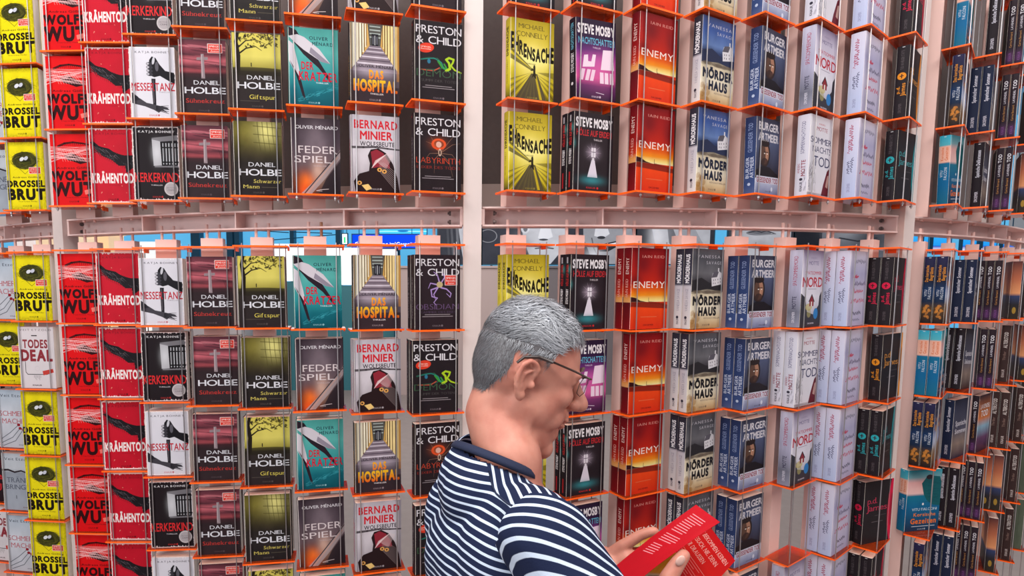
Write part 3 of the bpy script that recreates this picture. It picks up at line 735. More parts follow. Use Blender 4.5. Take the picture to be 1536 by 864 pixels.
def d_mord():
    c = F(214, 208, 230).grad([(0, (150, 140, 172)), (.2, (214, 206, 228)), (.6, (236, 232, 244)), (1, (150, 150, 170))]).noise(.12, 4, 29)
    c.poly([(.2, .62), (0, .56), (0, 1), (1, 1), (1, .5), (.86, .6), (.84, .72), (.6, .84), (.3, .8)], (60, 58, 66)); c.ell(.38, .74, .16, .05, (206, 190, 120), .8); c.ell(.4, .82, .1, .06, (180, 170, 110), .6)
    c.poly([(.40, .66), (.50, .58), (.60, .66), (.60, .73), (.40, .73)], (150, 40, 50)); c.poly([(.36, .665), (.50, .565), (.64, .665), (.62, .68), (.50, .59), (.38, .68)], (50, 34, 40)); c.rect(.47, .67, .53, .73, (240, 230, 220))
    c.text('ANDERS', .36, .64, .085, .11, (150, 140, 170), 0); c.text('MOTTE', .28, .74, .14, .19, (110, 100, 140), -.002); c.text('SPÄTSOMMER', .14, .90, .27, .315, (196, 50, 70), -.004); c.text('MORD', .03, .98, .345, .475, (190, 20, 44), .01, track=.03)
    c.rect(.3, .50, .7, .507, (150, 140, 160)); c.ell(.72, .83, .11, .075, (50, 130, 200)); c.text('DROEMER', .36, .66, .945, .965, (225, 220, 235), .015)
    s = SP(176, 172, 200).grad([(0, (206, 202, 224)), (.5, (184, 180, 206)), (.8, (120, 120, 136)), (1, (150, 150, 170))]); s.noise(.2, 3, 5); vtext(s, 'SPÄTSOMMERMORD', .34, .66, .08, .46, (176, 60, 84), 0); vtext(s, 'MOTTE', .36, .68, .60, .76, (60, 56, 80), .01); vtext(s, 'DROEMER', .4, .62, .8, .94, (220, 216, 230), .01)
    return c, s
def d_tod():
    c = F(234, 230, 240).noise(.05, 4, 30); r = random.Random(12)
    for k in range(30):
        x, y = .04+.3*r.random(), .6+.36*r.random(); c.path([(x, y), (x+.08*(r.random()-.3), y-.07), (x+.16*(r.random()-.3), y-.12)], .012, (60, 56, 66), .8, .003)
    c.poly([(1, .60), (.84, .66), (.7, .84), (.62, .98), (1, .98)], (110, 30, 44)); c.poly([(.86, .72), (.96, .70), (.9, .88), (.8, .86)], (220, 180, 170), .8); c.rect(0, .96, 1, 1, (60, 24, 34), .5)
    c.text('ANDERS', .36, .64, .085, .105, (200, 100, 110), 0); c.text('MOTTE', .28, .76, .13, .18, (160, 40, 60), -.002)
    n = (54, 54, 96); c.text('SOMMER', .04, .97, .26, .34, n, 0, track=.04); c.text('NACHTS', .14, .97, .37, .45, n, 0, track=.04); c.text('TOD', .20, .95, .49, .62, n, .004, track=.04); K(c, (220, 210, 220), .965, .5)
    s = SP(224, 220, 234); vtext(s, 'SOMMERNACHTSTOD', .34, .66, .08, .48, (96, 92, 130), .006); vtext(s, 'ANDERS', .16, .36, .60, .72, (150, 40, 60), 0); vtext(s, 'MOTTE', .46, .80, .56, .76, (150, 40, 60), .01); s.ell(.5, .80, .14, .018, (60, 56, 70)); vtext(s, 'KNAUR', .4, .62, .83, .95, (60, 56, 70), .02)
    for k in range(14): x, y = .5+.4*r.random(), .6+.38*r.random(); s.path([(x, y), (x+.2*(r.random()-.3), y-.05)], .03, (90, 84, 96), .6)
    return c, s
def scribble(c, x0, x1, y0, y1, col, seed, w=.02, n=9):
    r = random.Random(seed); pts = []
    for k in range(n*4+1): pts.append((x0+(x1-x0)*k/(n*4)+.01*(r.random()-.5), (y0+y1)/2+(y1-y0)*.5*math.sin(k*1.9+r.random()*2)*(.4+.6*r.random())))
    c.path(pts, w, col, .9)
def vscrib(c, x0, x1, y0, y1, col, seed, w=.02, n=9):
    t = Cv(c.h, c.w, (0, 0, 0)); t.a = np.rot90(c.a, -1).copy(); scribble(t, 1-y1, 1-y0, x0, x1, col, seed, w*c.w/c.h*1.6, n); c.a = np.rot90(t.a, 1).copy()
def d_letters():
    c = F(216, 210, 232).grad([(0, (226, 220, 240)), (.3, (184, 180, 216)), (.6, (214, 206, 232)), (1, (190, 186, 220))]).noise(.10, 4, 31)
    scribble(c, .3, .85, .10, .17, (70, 66, 90), 1, .014, 6)
    for k, (a, b, y) in enumerate(((.2, .5, .3), (.3, .9, .4), (.25, .8, .50), (.15, .9, .63))): scribble(c, a, b, y, y+.07, (206, 50, 80) if k != 1 else (90, 80, 110), 3+k, .02, 6)
    scribble(c, .25, .75, .80, .86, (60, 56, 80), 9, .02, 5); scribble(c, .3, .7, .90, .94, (90, 86, 110), 10, .012, 5)
    s = SP(206, 206, 232).grad([(0, (222, 216, 236)), (1, (190, 200, 236))]); vscrib(s, .30, .72, .08, .40, (176, 60, 90), 4, .03, 9); vscrib(s, .26, .44, .26, .44, (176, 60, 90), 5, .02, 5); vscrib(s, .28, .52, .54, .70, (70, 66, 100), 6, .026, 5); vscrib(s, .52, .78, .50, .68, (70, 66, 100), 7, .026, 5); vtext(s, 'DROEMER', .38, .60, .82, .93, (150, 150, 184), .01)
    return c, s
def d_james(acc):
    c = F(42, 36, 40).noise(.12, 5, 32)
    c.poly([(1, 0), (.93, 0), (.86, .25), (.84, .5), (.86, .75), (.95, 1), (1, 1)], acc); c.ell(.97, .5, .05, .28, (60, 20, 30), .5)
    g = tuple(int(.75*a+30) for a in acc)
    c.text('p.d.', .12, .46, .26, .36, g, -.004, track=.04); c.text('James', .10, .82, .38, .48, g, -.002, track=.03); c.rect(.3, .66, .7, .667, (110, 100, 104)); c.rect(.4, .56, .8, .568, (110, 100, 104), .5)
    s = SP(40, 34, 38); s.ell(.5, .42, .36, .052, acc); s.rect(.46, .39, .54, .45, (60, 30, 36)); s.rect(.34, .412, .66, .424, (60, 30, 36))
    vtext(s, 'p.d.', .12, .40, .56, .66, acc, .01); vtext(s, 'James', .46, .82, .52, .70, acc, .01); vtext(s, 'DROEMER', .38, .62, .80, .93, (90, 80, 84), .01); vtext(s, 'TOD AN HEILIGER STÄTTE', .34, .6, .06, .33, (100, 90, 94), 0); s.rect(.4, .014, .62, .022, (230, 225, 230))
    return c, s
def d_vitu(teal=False):
    if teal:
        c = F(30, 120, 160).grad([(0, (40, 150, 170)), (.12, (120, 170, 180)), (.2, (236, 178, 176)), (.38, (246, 200, 196)), (.42, (24, 120, 150)), (.6, (18, 104, 150)), (1, (30, 50, 80))]).noise(.1, 5, 33)
        c.poly([(.42, .22), (.55, .12), (.7, .10), (.95, .12), (1, .2), (1, .6), (.8, .58), (.6, .5), (.5, .4)], (24, 96, 104)); c.ell(.64, .12, .1, .04, (50, 40, 50))
        for k in range(30): c.line(.5+.45*random.Random(k).random(), .16+.013*k, .6+.4*random.Random(k+50).random(), .17+.013*k, .01, (20, 70, 84), .7)
        c.ell(.5, .56, .03, .02, (236, 236, 240)); c.text('VITU FALCONI', .18, .92, .62, .665, (220, 232, 240), 0, serif=True); c.text('Korsische', .24, .9, .70, .76, (240, 130, 50), .02); c.text('Gezeiten', .16, .93, .79, .88, (244, 120, 36), .03); c.rect(.2, .92, .9, .928, (220, 220, 230)); K(c, (190, 200, 210), .97)
        s = SP(30, 130, 170).grad([(0, (50, 170, 200)), (.14, (90, 180, 196)), (.16, (240, 180, 160)), (.38, (246, 190, 170)), (.40, (24, 110, 150)), (.7, (20, 104, 156)), (1, (30, 110, 140))])
        vtext(s, 'Korsische', .18, .44, .17, .36, (220, 110, 60), .02); vtext(s, 'Gezeiten', .54, .84, .17, .36, (220, 110, 60), .02)
    else:
        c = F(60, 80, 130).grad([(0, (34, 34, 60)), (.15, (44, 44, 70)), (.4, (90, 96, 140)), (.6, (176, 190, 230)), (.72, (150, 120, 90)), (1, (60, 44, 34))]).noise(.2, 5, 34)
        c.glow(.3, .6, .2, .12, (236, 240, 255), .8); c.glow(.5, .85, .3, .06, (200, 130, 60), .6)
        c.text('VITU FALCONI', .12, .9, .1, .14, (150, 150, 170), 0, serif=True); c.text('Das korsische', .1, .92, .22, .29, (226, 150, 50), .02); c.text('Begräbnis', .1, .92, .33, .43, (226, 150, 50), .03); K(c, (190, 170, 150), .965)
        s = SP(34, 36, 60).grad([(0, (46, 44, 80)), (.35, (30, 32, 48)), (.5, (30, 56, 96)), (.68, (30, 44, 70)), (.78, (90, 66, 44)), (1, (40, 32, 34))])
        vtext(s, 'Das korsische', .16, .46, .13, .38, (226, 146, 50), .03); vtext(s, 'Begräbnis', .54, .86, .16, .36, (226, 146, 50), .03)
        for k in range(12): s.ell(.2+.6*random.Random(k).random(), .72+.2*random.Random(k+9).random(), .12, .03, (220, 140, 60), .55, k)
    vtext(s, 'VITU', .18, .42, .50, .60, (226, 230, 240), .006, serif=True); vtext(s, 'FALCONI', .52, .80, .46, .64, (226, 230, 240), .006, serif=True); s.rect(.4, .014, .62, .022, (230, 225, 230))
    return c, s
def d_span(navy=False):
    b = (34, 40, 66) if navy else (38, 30, 36)
    c = F(*b).grad([(0, b), (.5, (84, 84, 104)), (.75, (150, 130, 120)), (1, b)]).noise(.3, 5, 35)
    c.text('Spanische', .14, .86, .36, .45, (226, 222, 232), .02); c.text('Sommer' if navy else 'Delikatessen', .14, .86, .50, .58, (226, 222, 232), .02)
    s = SP(*b); vtext(s, 'Spanischer Sommer' if navy else 'Spanische Delikatessen', .32, .68, .12, .54, (226, 222, 236), .03); vtext(s, 'DROEMER', .36, .66, .76, .92, (206, 200, 212), .03); s.rect(.4, .02, .62, .03, (230, 225, 230))
    return c, s
def d_lavendel():
    c = F(48, 34, 44).grad([(0, (60, 44, 56)), (.4, (226, 130, 70)), (.55, (150, 190, 214)), (.75, (110, 70, 110)), (1, (44, 30, 44))]).noise(.25, 5, 36)
    c.text('LAVENDEL', .12, .9, .16, .24, (240, 235, 240), .02); c.text('TOD', .2, .8, .27, .38, (240, 235, 240), .03)
    s = SP(46, 34, 42).grad([(0, (50, 38, 46)), (.75, (44, 32, 42)), (.9, (84, 50, 90)), (1, (50, 34, 50))]); vtext(s, 'TOD', .26, .74, .10, .24, (240, 236, 244), .03); vtext(s, 'LAVENDEL', .36, .66, .26, .46, (226, 220, 232), .02); vtext(s, 'Carine Bernard', .36, .66, .50, .74, (186, 130, 70), .02); vtext(s, 'KNAUR', .32, .70, .82, .95, (120, 70, 130), .03)
    return c, s
def d_dusk(green=False):
    if green:
        c = F(86, 96, 82).grad([(0, (60, 66, 60)), (.5, (110, 120, 100)), (1, (60, 70, 60))]).noise(.3, 6, 37); s = SP(96, 104, 88); s.noise(.3, 5, 3)
        c.text('IM GRÜNEN', .1, .9, .3, .4, (220, 224, 214), .01) if False else None
    else:
        c = F(70, 90, 150).grad([(0, (60, 56, 84)), (.3, (92, 116, 176)), (.55, (150, 110, 110)), (.7, (190, 96, 60)), (1, (70, 40, 44))]).noise(.3, 5, 38); c.rect(.15, .6, .85, .61, (240, 180, 90))
        s = SP(110, 66, 60).grad([(0, (96, 56, 56)), (.3, (190, 110, 80)), (.55, (236, 160, 110)), (.6, (60, 70, 110)), (.75, (50, 46, 50)), (1, (60, 50, 40))]); s.ell(.5, .85, .2, .06, (190, 150, 60), .8)
    return c, s
def d_brown():
    c = F(60, 44, 44).noise(.35, 6, 39); c.text('KALTER GRUND', .1, .9, .3, .4, (214, 200, 196), .01) if False else c.rect(.1, .3, .9, .36, (150, 130, 126), .6)
    s = SP(66, 48, 46); vtext(s, 'ALTERSTOD', .3, .74, .12, .40, (226, 214, 210), .03); vtext(s, 'Thriller', .34, .66, .46, .62, (150, 120, 110), 0); vtext(s, 'KNAUR', .34, .66, .78, .92, (206, 190, 186), .03)
    return c, s
def etz(c, dark=(60, 64, 76)): c.text('Veit Etzold', .1, .9, .07, .12, dark, .0, serif=True, track=.12)
def d_todes():
    c = F(228, 218, 222).noise(.05, 4, 40)
    c.text('VEIT ETZOLD', .06, .94, .035, .065, (110, 90, 96), -.004, track=.25); c.rect(.38, .135, .54, .15, (50, 40, 44))
    c.text('TODES', .12, .82, .205, .34, (150, 60, 68), .04, track=.05); c.text('DEAL', .05, .95, .37, .55, (150, 52, 62), .05, track=.04)
    for a, b in (((.17, .57), (.17, .74)), ((.17, .74), (.22, .775)), ((.22, .775), (.75, .775)), ((.75, .775), (.82, .76))): c.line(*a, *b, .016, (50, 44, 48))
    for k in range(7): c.line(.40+.03*k, .79, .40+.03*k, .83+.02*(k % 3), .006, (60, 52, 56))
    c.ell(.5, .68, .07, .045, (206, 196, 202), .9, 0, .1, .2); c.poly([(.64, .72), (.93, .68), (.95, .74), (.66, .79)], (206, 70, 62)); c.text('KNAUR', .34, .6, .94, .965, (60, 40, 46), .03); c.rect(0, 0, .012, 1, (250, 240, 242))
    s = SP(220, 210, 216); vtext(s, 'TODESDEAL', .3, .7, .3, .7, (150, 52, 62), .02)
    return c, s
def d_schmerz():
    c = F(186, 196, 210).grad([(0, (176, 190, 206)), (.4, (208, 210, 220)), (1, (196, 196, 206))]).noise(.12, 5, 41); etz(c)
    c.text('SCHMERZ', .05, .96, .36, .45, (186, 92, 100), -.004, serif=True); c.text('MACHER', .12, .92, .49, .58, (186, 92, 100), -.004, serif=True)
    for p in ([(.05, .86), (.35, .74), (.62, .60)], [(.08, .92), (.42, .82), (.66, .66)], [(.12, .97), (.5, .88), (.75, .68)]): c.path(p, .016, (50, 56, 70), .9); c.ell(p[2][0], p[2][1], .05, .025, (150, 30, 44))
    c.text('KNAUR', .6, .85, .94, .96, (80, 84, 96), .01)
    s = SP(190, 198, 210); vtext(s, 'SCHMERZMACHER', .3, .7, .3, .7, (180, 80, 90), 0)
    return c, s
def d_traenen():
    c = F(176, 182, 192).grad([(0, (190, 196, 206)), (.27, (200, 204, 212)), (.34, (150, 156, 168)), (1, (170, 176, 188))]).noise(.12, 5, 42)
    c.path([(0, .30), (.2, .29), (.4, .33), (.6, .30), (.8, .34), (1, .31)], .05, (44, 34, 40), 1, .03); etz(c)
    c.text('TRÄNEN', .14, .95, .42, .51, (84, 88, 104), -.006, serif=True); c.text('BRINGER', .1, .95, .545, .63, (84, 88, 104), -.006, serif=True); c.rect(.4, .74, .42, .80, (60, 60, 72)); c.text('KNAUR', .6, .85, .94, .96, (110, 60, 66), .01)
    s = SP(170, 176, 188); vtext(s, 'TRÄNENBRINGER', .3, .7, .3, .7, (84, 88, 104), 0)
    return c, s
def d_etzblack():
    c = F(40, 26, 32).noise(.2, 5, 43); c.text('VEIT ETZOLD', .06, .94, .05, .09, (190, 180, 186), 0); c.text('FINAL', .05, .95, .5, .62, (200, 44, 54), .02); c.text('CUT', .1, .95, .66, .8, (200, 44, 54), .02); c.ell(.5, .3, .3, .1, (96, 30, 40), .6)
    s = SP(36, 24, 30); vtext(s, 'FINAL CUT', .3, .7, .3, .7, (200, 44, 54), .02)
    return c, s
# design -> (drawing function, width, height, thickness, look for the labels)
DES = {
 'drossel': (d_drossel, .128, .206, .028, 'yellow bird-nest paperback'),
 'wolf': (d_wolf, .128, .206, .028, 'red paperback with white threads'),
 'kraehe': (d_kraehe, .126, .207, .028, 'crimson crow-wing paperback'),
 'messer': (d_messer, .122, .188, .028, 'white knife-in-fist paperback'),
 'kerker': (d_kerker, .124, .198, .028, 'black barred-window paperback'),
 'suehne': (d_suehne, .122, .190, .032, 'dark paperback with stone cross'),
 'gift': (d_gift, .124, .190, .032, 'black paperback with yellow tree'),
 'schwarz': (d_schwarz, .124, .190, .032, 'dark paperback with yellow window'),
 'kratzer': (d_kratzer, .124, .190, .028, 'teal paperback with steel blades'),
 'feder': (d_feder, .124, .190, .028, 'grey paperback with ember feather'),
 'hospital': (d_hospital, .124, .190, .028, 'corridor paperback with yellow title'),
 'beute': (d_wolfsbeute, .124, .190, .028, 'pale paperback with brown moth wing'),
 'demon': (d_demon, .124, .190, .030, 'black paperback with green snake'),
 'laby': (d_labyrinth, .124, .190, .030, 'black paperback with red spider'),
 'obsid': (d_obsidian, .124, .190, .030, 'black paperback with purple tentacles'),
 'ehren': (d_ehren, .122, .190, .026, 'yellow running-man paperback'),
 'nacht': (d_nacht, .122, .190, .026, 'purple lit-window paperback'),
 'hoelle': (d_hoelle, .122, .190, .024, 'black white-ghost paperback'),
 'enemy': (d_enemy, .128, .207, .027, 'red sunset-horizon paperback'),
 'moerder': (d_moerder, .128, .206, .026, 'grey paperback with white house'),
 'moerderb': (lambda: d_moerder(True), .128, .206, .026, 'blue-grey paperback with white house'),
 'burger': (d_burger, .124, .190, .030, 'navy bearded-face paperback'),
 'mord': (d_mord, .128, .206, .034, 'lilac paperback with red hut'),
 'tod': (d_tod, .128, .206, .032, 'white paperback with bare branches'),
 'letters': (d_letters, .128, .206, .034, 'pale lilac handwriting paperback'),
 'jamesp': (lambda: d_james((222, 34, 74)), .124, .190, .030, 'black paperback with pink disc'),
 'jameso': (lambda: d_james((240, 150, 40)), .124, .190, .030, 'black paperback with orange disc'),
 'jamest': (lambda: d_james((50, 170, 180)), .124, .190, .030, 'black paperback with teal disc'),
 'vitu': (d_vitu, .124, .196, .027, 'dark blue paperback with orange lettering'),
 'vitut': (lambda: d_vitu(True), .124, .196, .027, 'teal and peach sea paperback'),
 'span': (d_span, .122, .190, .026, 'black paperback with white spine title'),
 'spann': (lambda: d_span(True), .122, .190, .026, 'navy paperback with white spine title'),
 'lav': (d_lavendel, .122, .190, .019, 'slim brown paperback with purple foot'),
 'dusk': (d_dusk, .122, .190, .026, 'dusk-sky paperback'),
 'green': (lambda: d_dusk(True), .122, .190, .026, 'mossy green paperback'),
 'brown': (d_brown, .122, .190, .024, 'dark brown paperback'),
 'todes': (d_todes, .124, .198, .028, 'white paperback with dripping phone'),
 'schmerz': (d_schmerz, .124, .198, .028, 'pale blue burnt-match paperback'),
 'traenen': (d_traenen, .124, .198, .028, 'pale grey torn-paper paperback'),
 'etzb': (d_etzblack, .124, .198, .028, 'black paperback with red letters'),
}
def image_material(name, arr, rough=.45, coat=.0, emit=0.0):
    h, w, _ = arr.shape
    if not emit: arr = arr*.70
    im = bpy.data.images.new(name, w, h, alpha=False, float_buffer=False)
    a = np.clip(arr, 0, 1)
    srgb = np.where(a <= .0031308, a*12.92, 1.055*np.power(np.maximum(a, 1e-9), 1/2.4)-.055)
    px = np.ones((h, w, 4), np.float32); px[..., :3] = srgb[::-1]
    im.pixels.foreach_set(px.ravel()); im.update(); im.pack()
    m = bpy.data.materials.new(name); m.use_nodes = True
    nt = m.node_tree; b = nt.nodes['Principled BSDF']; b.inputs['Roughness'].default_value = rough
    b.inputs['Coat Weight'].default_value = coat; b.inputs['Specular IOR Level'].default_value = .10; b.inputs['Coat Roughness'].default_value = .25
    t = nt.nodes.new('ShaderNodeTexImage'); t.image = im; t.extension = 'EXTEND'
    nt.links.new(t.outputs[0], b.inputs['Base Color'])
    if emit:
        nt.links.new(t.outputs[0], b.inputs['Emission Color']); b.inputs['Emission Strength'].default_value = emit
    return m
BOOKS = {}
def book_proto(key):
    if key in BOOKS: return BOOKS[key]
    fn, w, h, t, look = DES[key]
    c, s = fn()
    m = image_material('cover print '+look, np.concatenate([s.a, c.a], 1))
    # plan outline of the paper cover, front right -> front left -> rounded spine -> back right
    us = SW/(SW+FW)
    out = [(w/2, 0, 1.0), (0, 0, (1+us)/2), (-w/2+.004, 0, us+.02), (-w/2+.0008, .0012, us)]
    for k in range(1, 5): out.append((-w/2-.0012*math.sin(PI*k/5), .0012+(t-.0024)*k/5, us*(1-k/5)))
    out += [(-w/2+.0008, t-.0012, 0.0), (-w/2+.004, t, .002), (w/2, t, .004)]
    n = len(out); V = []; Fc = []; UV = []
    T = .0009
    inn = []
    for k, (x, y, u) in enumerate(out):
        a = Vector(out[max(k-1, 0)][:2]); b = Vector(out[min(k+1, n-1)][:2]); d = (b-a).normalized()
        inn.append((x+d.y*T, y-d.x*T))   # offset towards the pages
    for z in (0, h):
        for x, y, u in out: V.append((x, y, z))
        for x, y in inn: V.append((x, y, z))
    for k in range(n-1):
        u0, u1 = out[k][2], out[k+1][2]
        Fc.append((k, 2*n+k, 2*n+k+1, k+1)); UV.append(((u0, 0), (u0, 1), (u1, 1), (u1, 0)))
        Fc.append((n+k, n+k+1, 3*n+k+1, 3*n+k)); UV.append(((u0, .0), (u1, .0), (u1, 1), (u0, 1)))
        Fc.append((2*n+k, 3*n+k, 3*n+k+1, 2*n+k+1)); UV.append(((u0, .999),)*4)
        Fc.append((k, k+1, n+k+1, n+k)); UV.append(((u0, .001),)*4)
    for k in (0, n-1):
        Fc.append((k, n+k, 3*n+k, 2*n+k) if k else (k, 2*n+k, 3*n+k, n+k)); u = out[k][2]; UV.append(((u, .3),)*4)
    cov = mesh_obj('paperback', V, Fc, m, None, uvs=UV, link=False)
    pb = MB().box(-w/2+.0012, w/2-.0012, T*.9, t-T*.9, .0006, h-.0008)
    pg = pb.build('page_block', M_pages, link=False)
    BOOKS[key] = (cov.data, pg.data, w, h, t, look)
    return BOOKS[key]
# ------------------------------------------------------------------ the hall
hall_floor = mesh_obj('floor', [(-16, -8, 0), (16, -8, 0), (16, 22, 0), (-16, 22, 0)], [(0, 1, 2, 3)], mat('grey hall carpet', (.36, .29, .27), .8, 0, .12, 12))
tag(hall_floor, kind='structure')
hall_ceiling = mesh_obj('ceiling', [(-16, 6.5, 6.2), (-16, 22, 6.2), (16, 22, 6.2), (16, 6.5, 6.2)], [(0, 1, 2, 3)], mat('pale ceiling', (.7, .78, .85), .8))
tag(hall_ceiling, kind='structure')
M_hblue = mat('glowing blue hall wall', (.22, .62, .86), .5, emit=(.10, .48, .82), estr=.55)  # glow added to the wall in place of bright blue hall light
M_hdark = mat('deep teal column', (.02, .12, .20), .5, 0, .2, 3)
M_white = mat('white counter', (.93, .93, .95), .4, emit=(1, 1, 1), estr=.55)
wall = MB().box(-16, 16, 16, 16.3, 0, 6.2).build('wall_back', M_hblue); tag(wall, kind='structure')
def px_x(px, y): return (px-647.0)/854.4*y*1.0
def px_z(py, y):
    a = math.atan((504.73-py)/854.4)-.092
    return EYE + y*math.tan(a)
# deep blue pillars in front of the far wall
pill = None
for k, (a, b) in enumerate(((290, 303), (343, 352), (355, 362), (437, 443), (505, 512), (595, 600), (1473, 1480))):
    o = MB().box(px_x(a, 15), px_x(b, 15), 15, 15.3, 0, 6.2).build('hall_pillar', M_hdark)
    tag(o, ['teal hall pillar, widest one, farthest left', 'left one of the two close dark blue hall pillars', 'right one of the two close dark blue hall pillars',
            'slim dark blue hall pillar behind the teal blade paperbacks', 'dark blue hall pillar left of the green exit sign', 'thin dark blue hall pillar between the blue screens',
            'thin dark blue hall pillar seen right of the right post'][k], 'pillar', 'far hall pillars')
# thin ceiling rails seen as dark lines across the blue
for k, (x0, y0, x1, y1) in enumerate(((360, 344, 436, 349), (412, 360, 505, 352), (440, 348, 500, 350), (612, 366, 640, 372))):
    M_l = M_hdark
    o = MB().tube([(px_x(x0, 14), 14, px_z(y0, 14)), (px_x(x1, 14), 14, px_z(y1, 14))], .012, 6).build('ceiling_rail', M_l)
    tag(o, ['thin dark rail across the pale blue hall, far left', 'sloping dark rail above the white counter', 'short upper dark rail in the pale blue hall', 'short dark rail under the blue caption screen'][k], 'rail', 'hall ceiling rails')
def screen_obj(name, label, px0, px1, py0, py1, Y, art, emit=.8, cat='screen', depth=.06, group=None, hang=True):
    x0, x1 = px_x(px0, Y), px_x(px1, Y); z0, z1 = px_z(py1, Y), px_z(py0, Y)
    m = image_material(name+' picture', art, .4, 0, emit) if not isinstance(art, bpy.types.Material) else art
    fr = MB().box(x0-.02, x1+.02, Y+.004, Y+depth, z0-.02, z1+.02).build(name, M_hdark)
    f = mesh_obj('picture', [(x0, Y, z0), (x1, Y, z0), (x1, Y, z1), (x0, Y, z1)], [(0, 1, 2, 3)], m, fr, uvs=[((0, 0), (1, 0), (1, 1), (0, 1))])
    if hang:
        for xx in (x0+.1*(x1-x0), x1-.1*(x1-x0)): h_ = MB().tube([(xx, Y+.03, z1+.02), (xx, Y+.03, 6.2)], .008, 6).build('hanger', M_hdark, fr)
    elif z0 > .1:
        for xx in (x0+.1*(x1-x0), x1-.1*(x1-x0)): h_ = MB().tube([(xx, Y+.03, 0), (xx, Y+.03, z0-.02)], .02, 6).build('stand_pole', M_hdark, fr)
    tag(fr, label, cat, group); return fr
b1 = Cv(400, 110, (0, 60, 214)); b1.text('Svenja Herzog im Gespräch', .04, .98, .55, .83, (250, 250, 255), .014, track=.05)
screen_obj('caption_screen', 'deep blue caption screen with white German words', 530, 628, 352, 372, 12, b1.a, 1.0)
b2 = Cv(300, 90, (60, 180, 235)).noise(.3, 6, 2); b2.rect(.1, .2, .9, .3, (20, 130, 200)); b2.rect(0, .6, 1, .7, (160, 220, 245)); b2.ell(.5, .6, .12, .12, (30, 110, 170))
screen_obj('ceiling_screen', 'pale blue screen hanging above the caption screen', 570, 640, 338, 352, 12.5, b2.a, .9)
b3 = Cv(60, 100, (240, 250, 245)); b3.rect(.3, .3, .7, .9, (60, 200, 120)); 
screen_obj('exit_sign', 'small white and green exit sign in far hall', 515, 522, 351, 366, 11.6, b3.a, 1.0, 'sign')
b4 = Cv(300, 120, (0, 100, 200)).grad([(0, (50, 170, 230)), (.7, (30, 140, 220)), (.72, (0, 70, 180)), (1, (240, 246, 250))])
for k, (a, b) in enumerate(((1355, 1372), (1378, 1384), (1392, 1418), (1436, 1456), (1466, 1486), (1496, 1512))):
    screen_obj('blue_screen', 'blue hall screen, %s right of the right post' % ['first', 'second, very narrow,', 'third', 'fourth', 'fifth', 'sixth'][k], a, b, 346, 378, 10, b4.a, .8, group='blue screens behind the right racks')
# warm and white stands left in the hall; their glow stands in for hall light
for k, (a, b, y0, y1, c, l) in enumerate(((60, 120, 352, 420, (1.0, .72, .45), 'warm orange glowing stand far left in the hall'), (128, 168, 350, 420, (.95, .62, .35), 'tan stand beside the warm orange one'),
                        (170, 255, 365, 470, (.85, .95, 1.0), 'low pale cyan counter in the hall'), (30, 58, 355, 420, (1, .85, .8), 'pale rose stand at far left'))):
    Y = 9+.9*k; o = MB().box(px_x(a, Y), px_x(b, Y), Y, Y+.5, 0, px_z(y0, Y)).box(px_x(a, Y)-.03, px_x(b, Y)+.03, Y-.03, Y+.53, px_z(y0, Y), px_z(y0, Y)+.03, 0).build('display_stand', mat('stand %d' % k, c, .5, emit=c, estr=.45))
    tag(o, l, 'stand')
Y = 8.6
M_cbody = mat('teal counter body', (.05, .22, .26), .5)
for k, (a, b, py) in enumerate(((395, 470, 366), (474, 556, 372), (560, 591, 374))):
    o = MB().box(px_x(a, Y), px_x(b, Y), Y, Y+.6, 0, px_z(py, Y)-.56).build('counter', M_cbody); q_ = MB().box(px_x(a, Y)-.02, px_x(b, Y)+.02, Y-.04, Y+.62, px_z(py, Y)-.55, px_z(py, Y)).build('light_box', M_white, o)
    tag(o, ['white hall counter, left and tallest of three', 'white hall counter, widest, in the middle of three', 'white hall counter, narrow, right of three'][k], 'counter', 'white counters in the hall')
# grey portrait banners behind the tower (invented faces)
def portrait(seed, pieces):
    c = Cv(260, 300, (58, 60, 70)).noise(.2, 4, seed)
    for f, *a in pieces: getattr(c, f)(*a)
    c.noise(.12, 10, seed+1); return c.a
G = lambda v: (v, v+2, v+10)
P1 = [('poly', [(.42, 0), (1, 0), (1, 1), (.60, 1), (.52, .6)], G(190)), ('path', [(.30, .2), (.36, .9)], .05, G(90)), ('path', [(.42, .1), (.48, .9)], .06, G(110)), ('path', [(.2, .1), (.26, .9)], .05, G(76)),
      ('ell', .86, .30, .12, .10, G(225)), ('ell', .86, .30, .10, .08, G(60), .8, 0, .2, .3), ('ell', .9, .3, .04, .03, G(30)), ('path', [(.62, .2), (.8, .22), (1, .24)], .04, G(50)), ('path', [(.7, .5), (.9, .6), (1, .8)], .03, G(120))]
P2 = [('ell', .06, .46, .10, .13, G(190), .8, 0, .08, .14), ('poly', [(.40, 0), (.84, 0), (.92, .3), (.88, .7), (.74, 1), (.54, 1), (.44, .5)], G(205)), ('ell', .46, .30, .05, .12, G(225)), ('ell', .462, .31, .025, .07, G(110)), ('ell', .52, .22, .10, .07, G(170)), ('ell', .52, .24, .1, .08, G(70), .8, 0, .2, .2),
      ('ell', .52, .24, .04, .02, G(40)), ('poly', [(.64, .2), (.72, .22), (.76, .48), (.66, .54), (.60, .5)], G(236)), ('ell', .66, .53, .05, .02, G(70)), ('path', [(.58, .70), (.68, .68), (.76, .70)], .03, G(90)), ('ell', .82, .24, .05, .04, G(80)), ('glow', .44, .6, .1, .2, G(150), .7)]
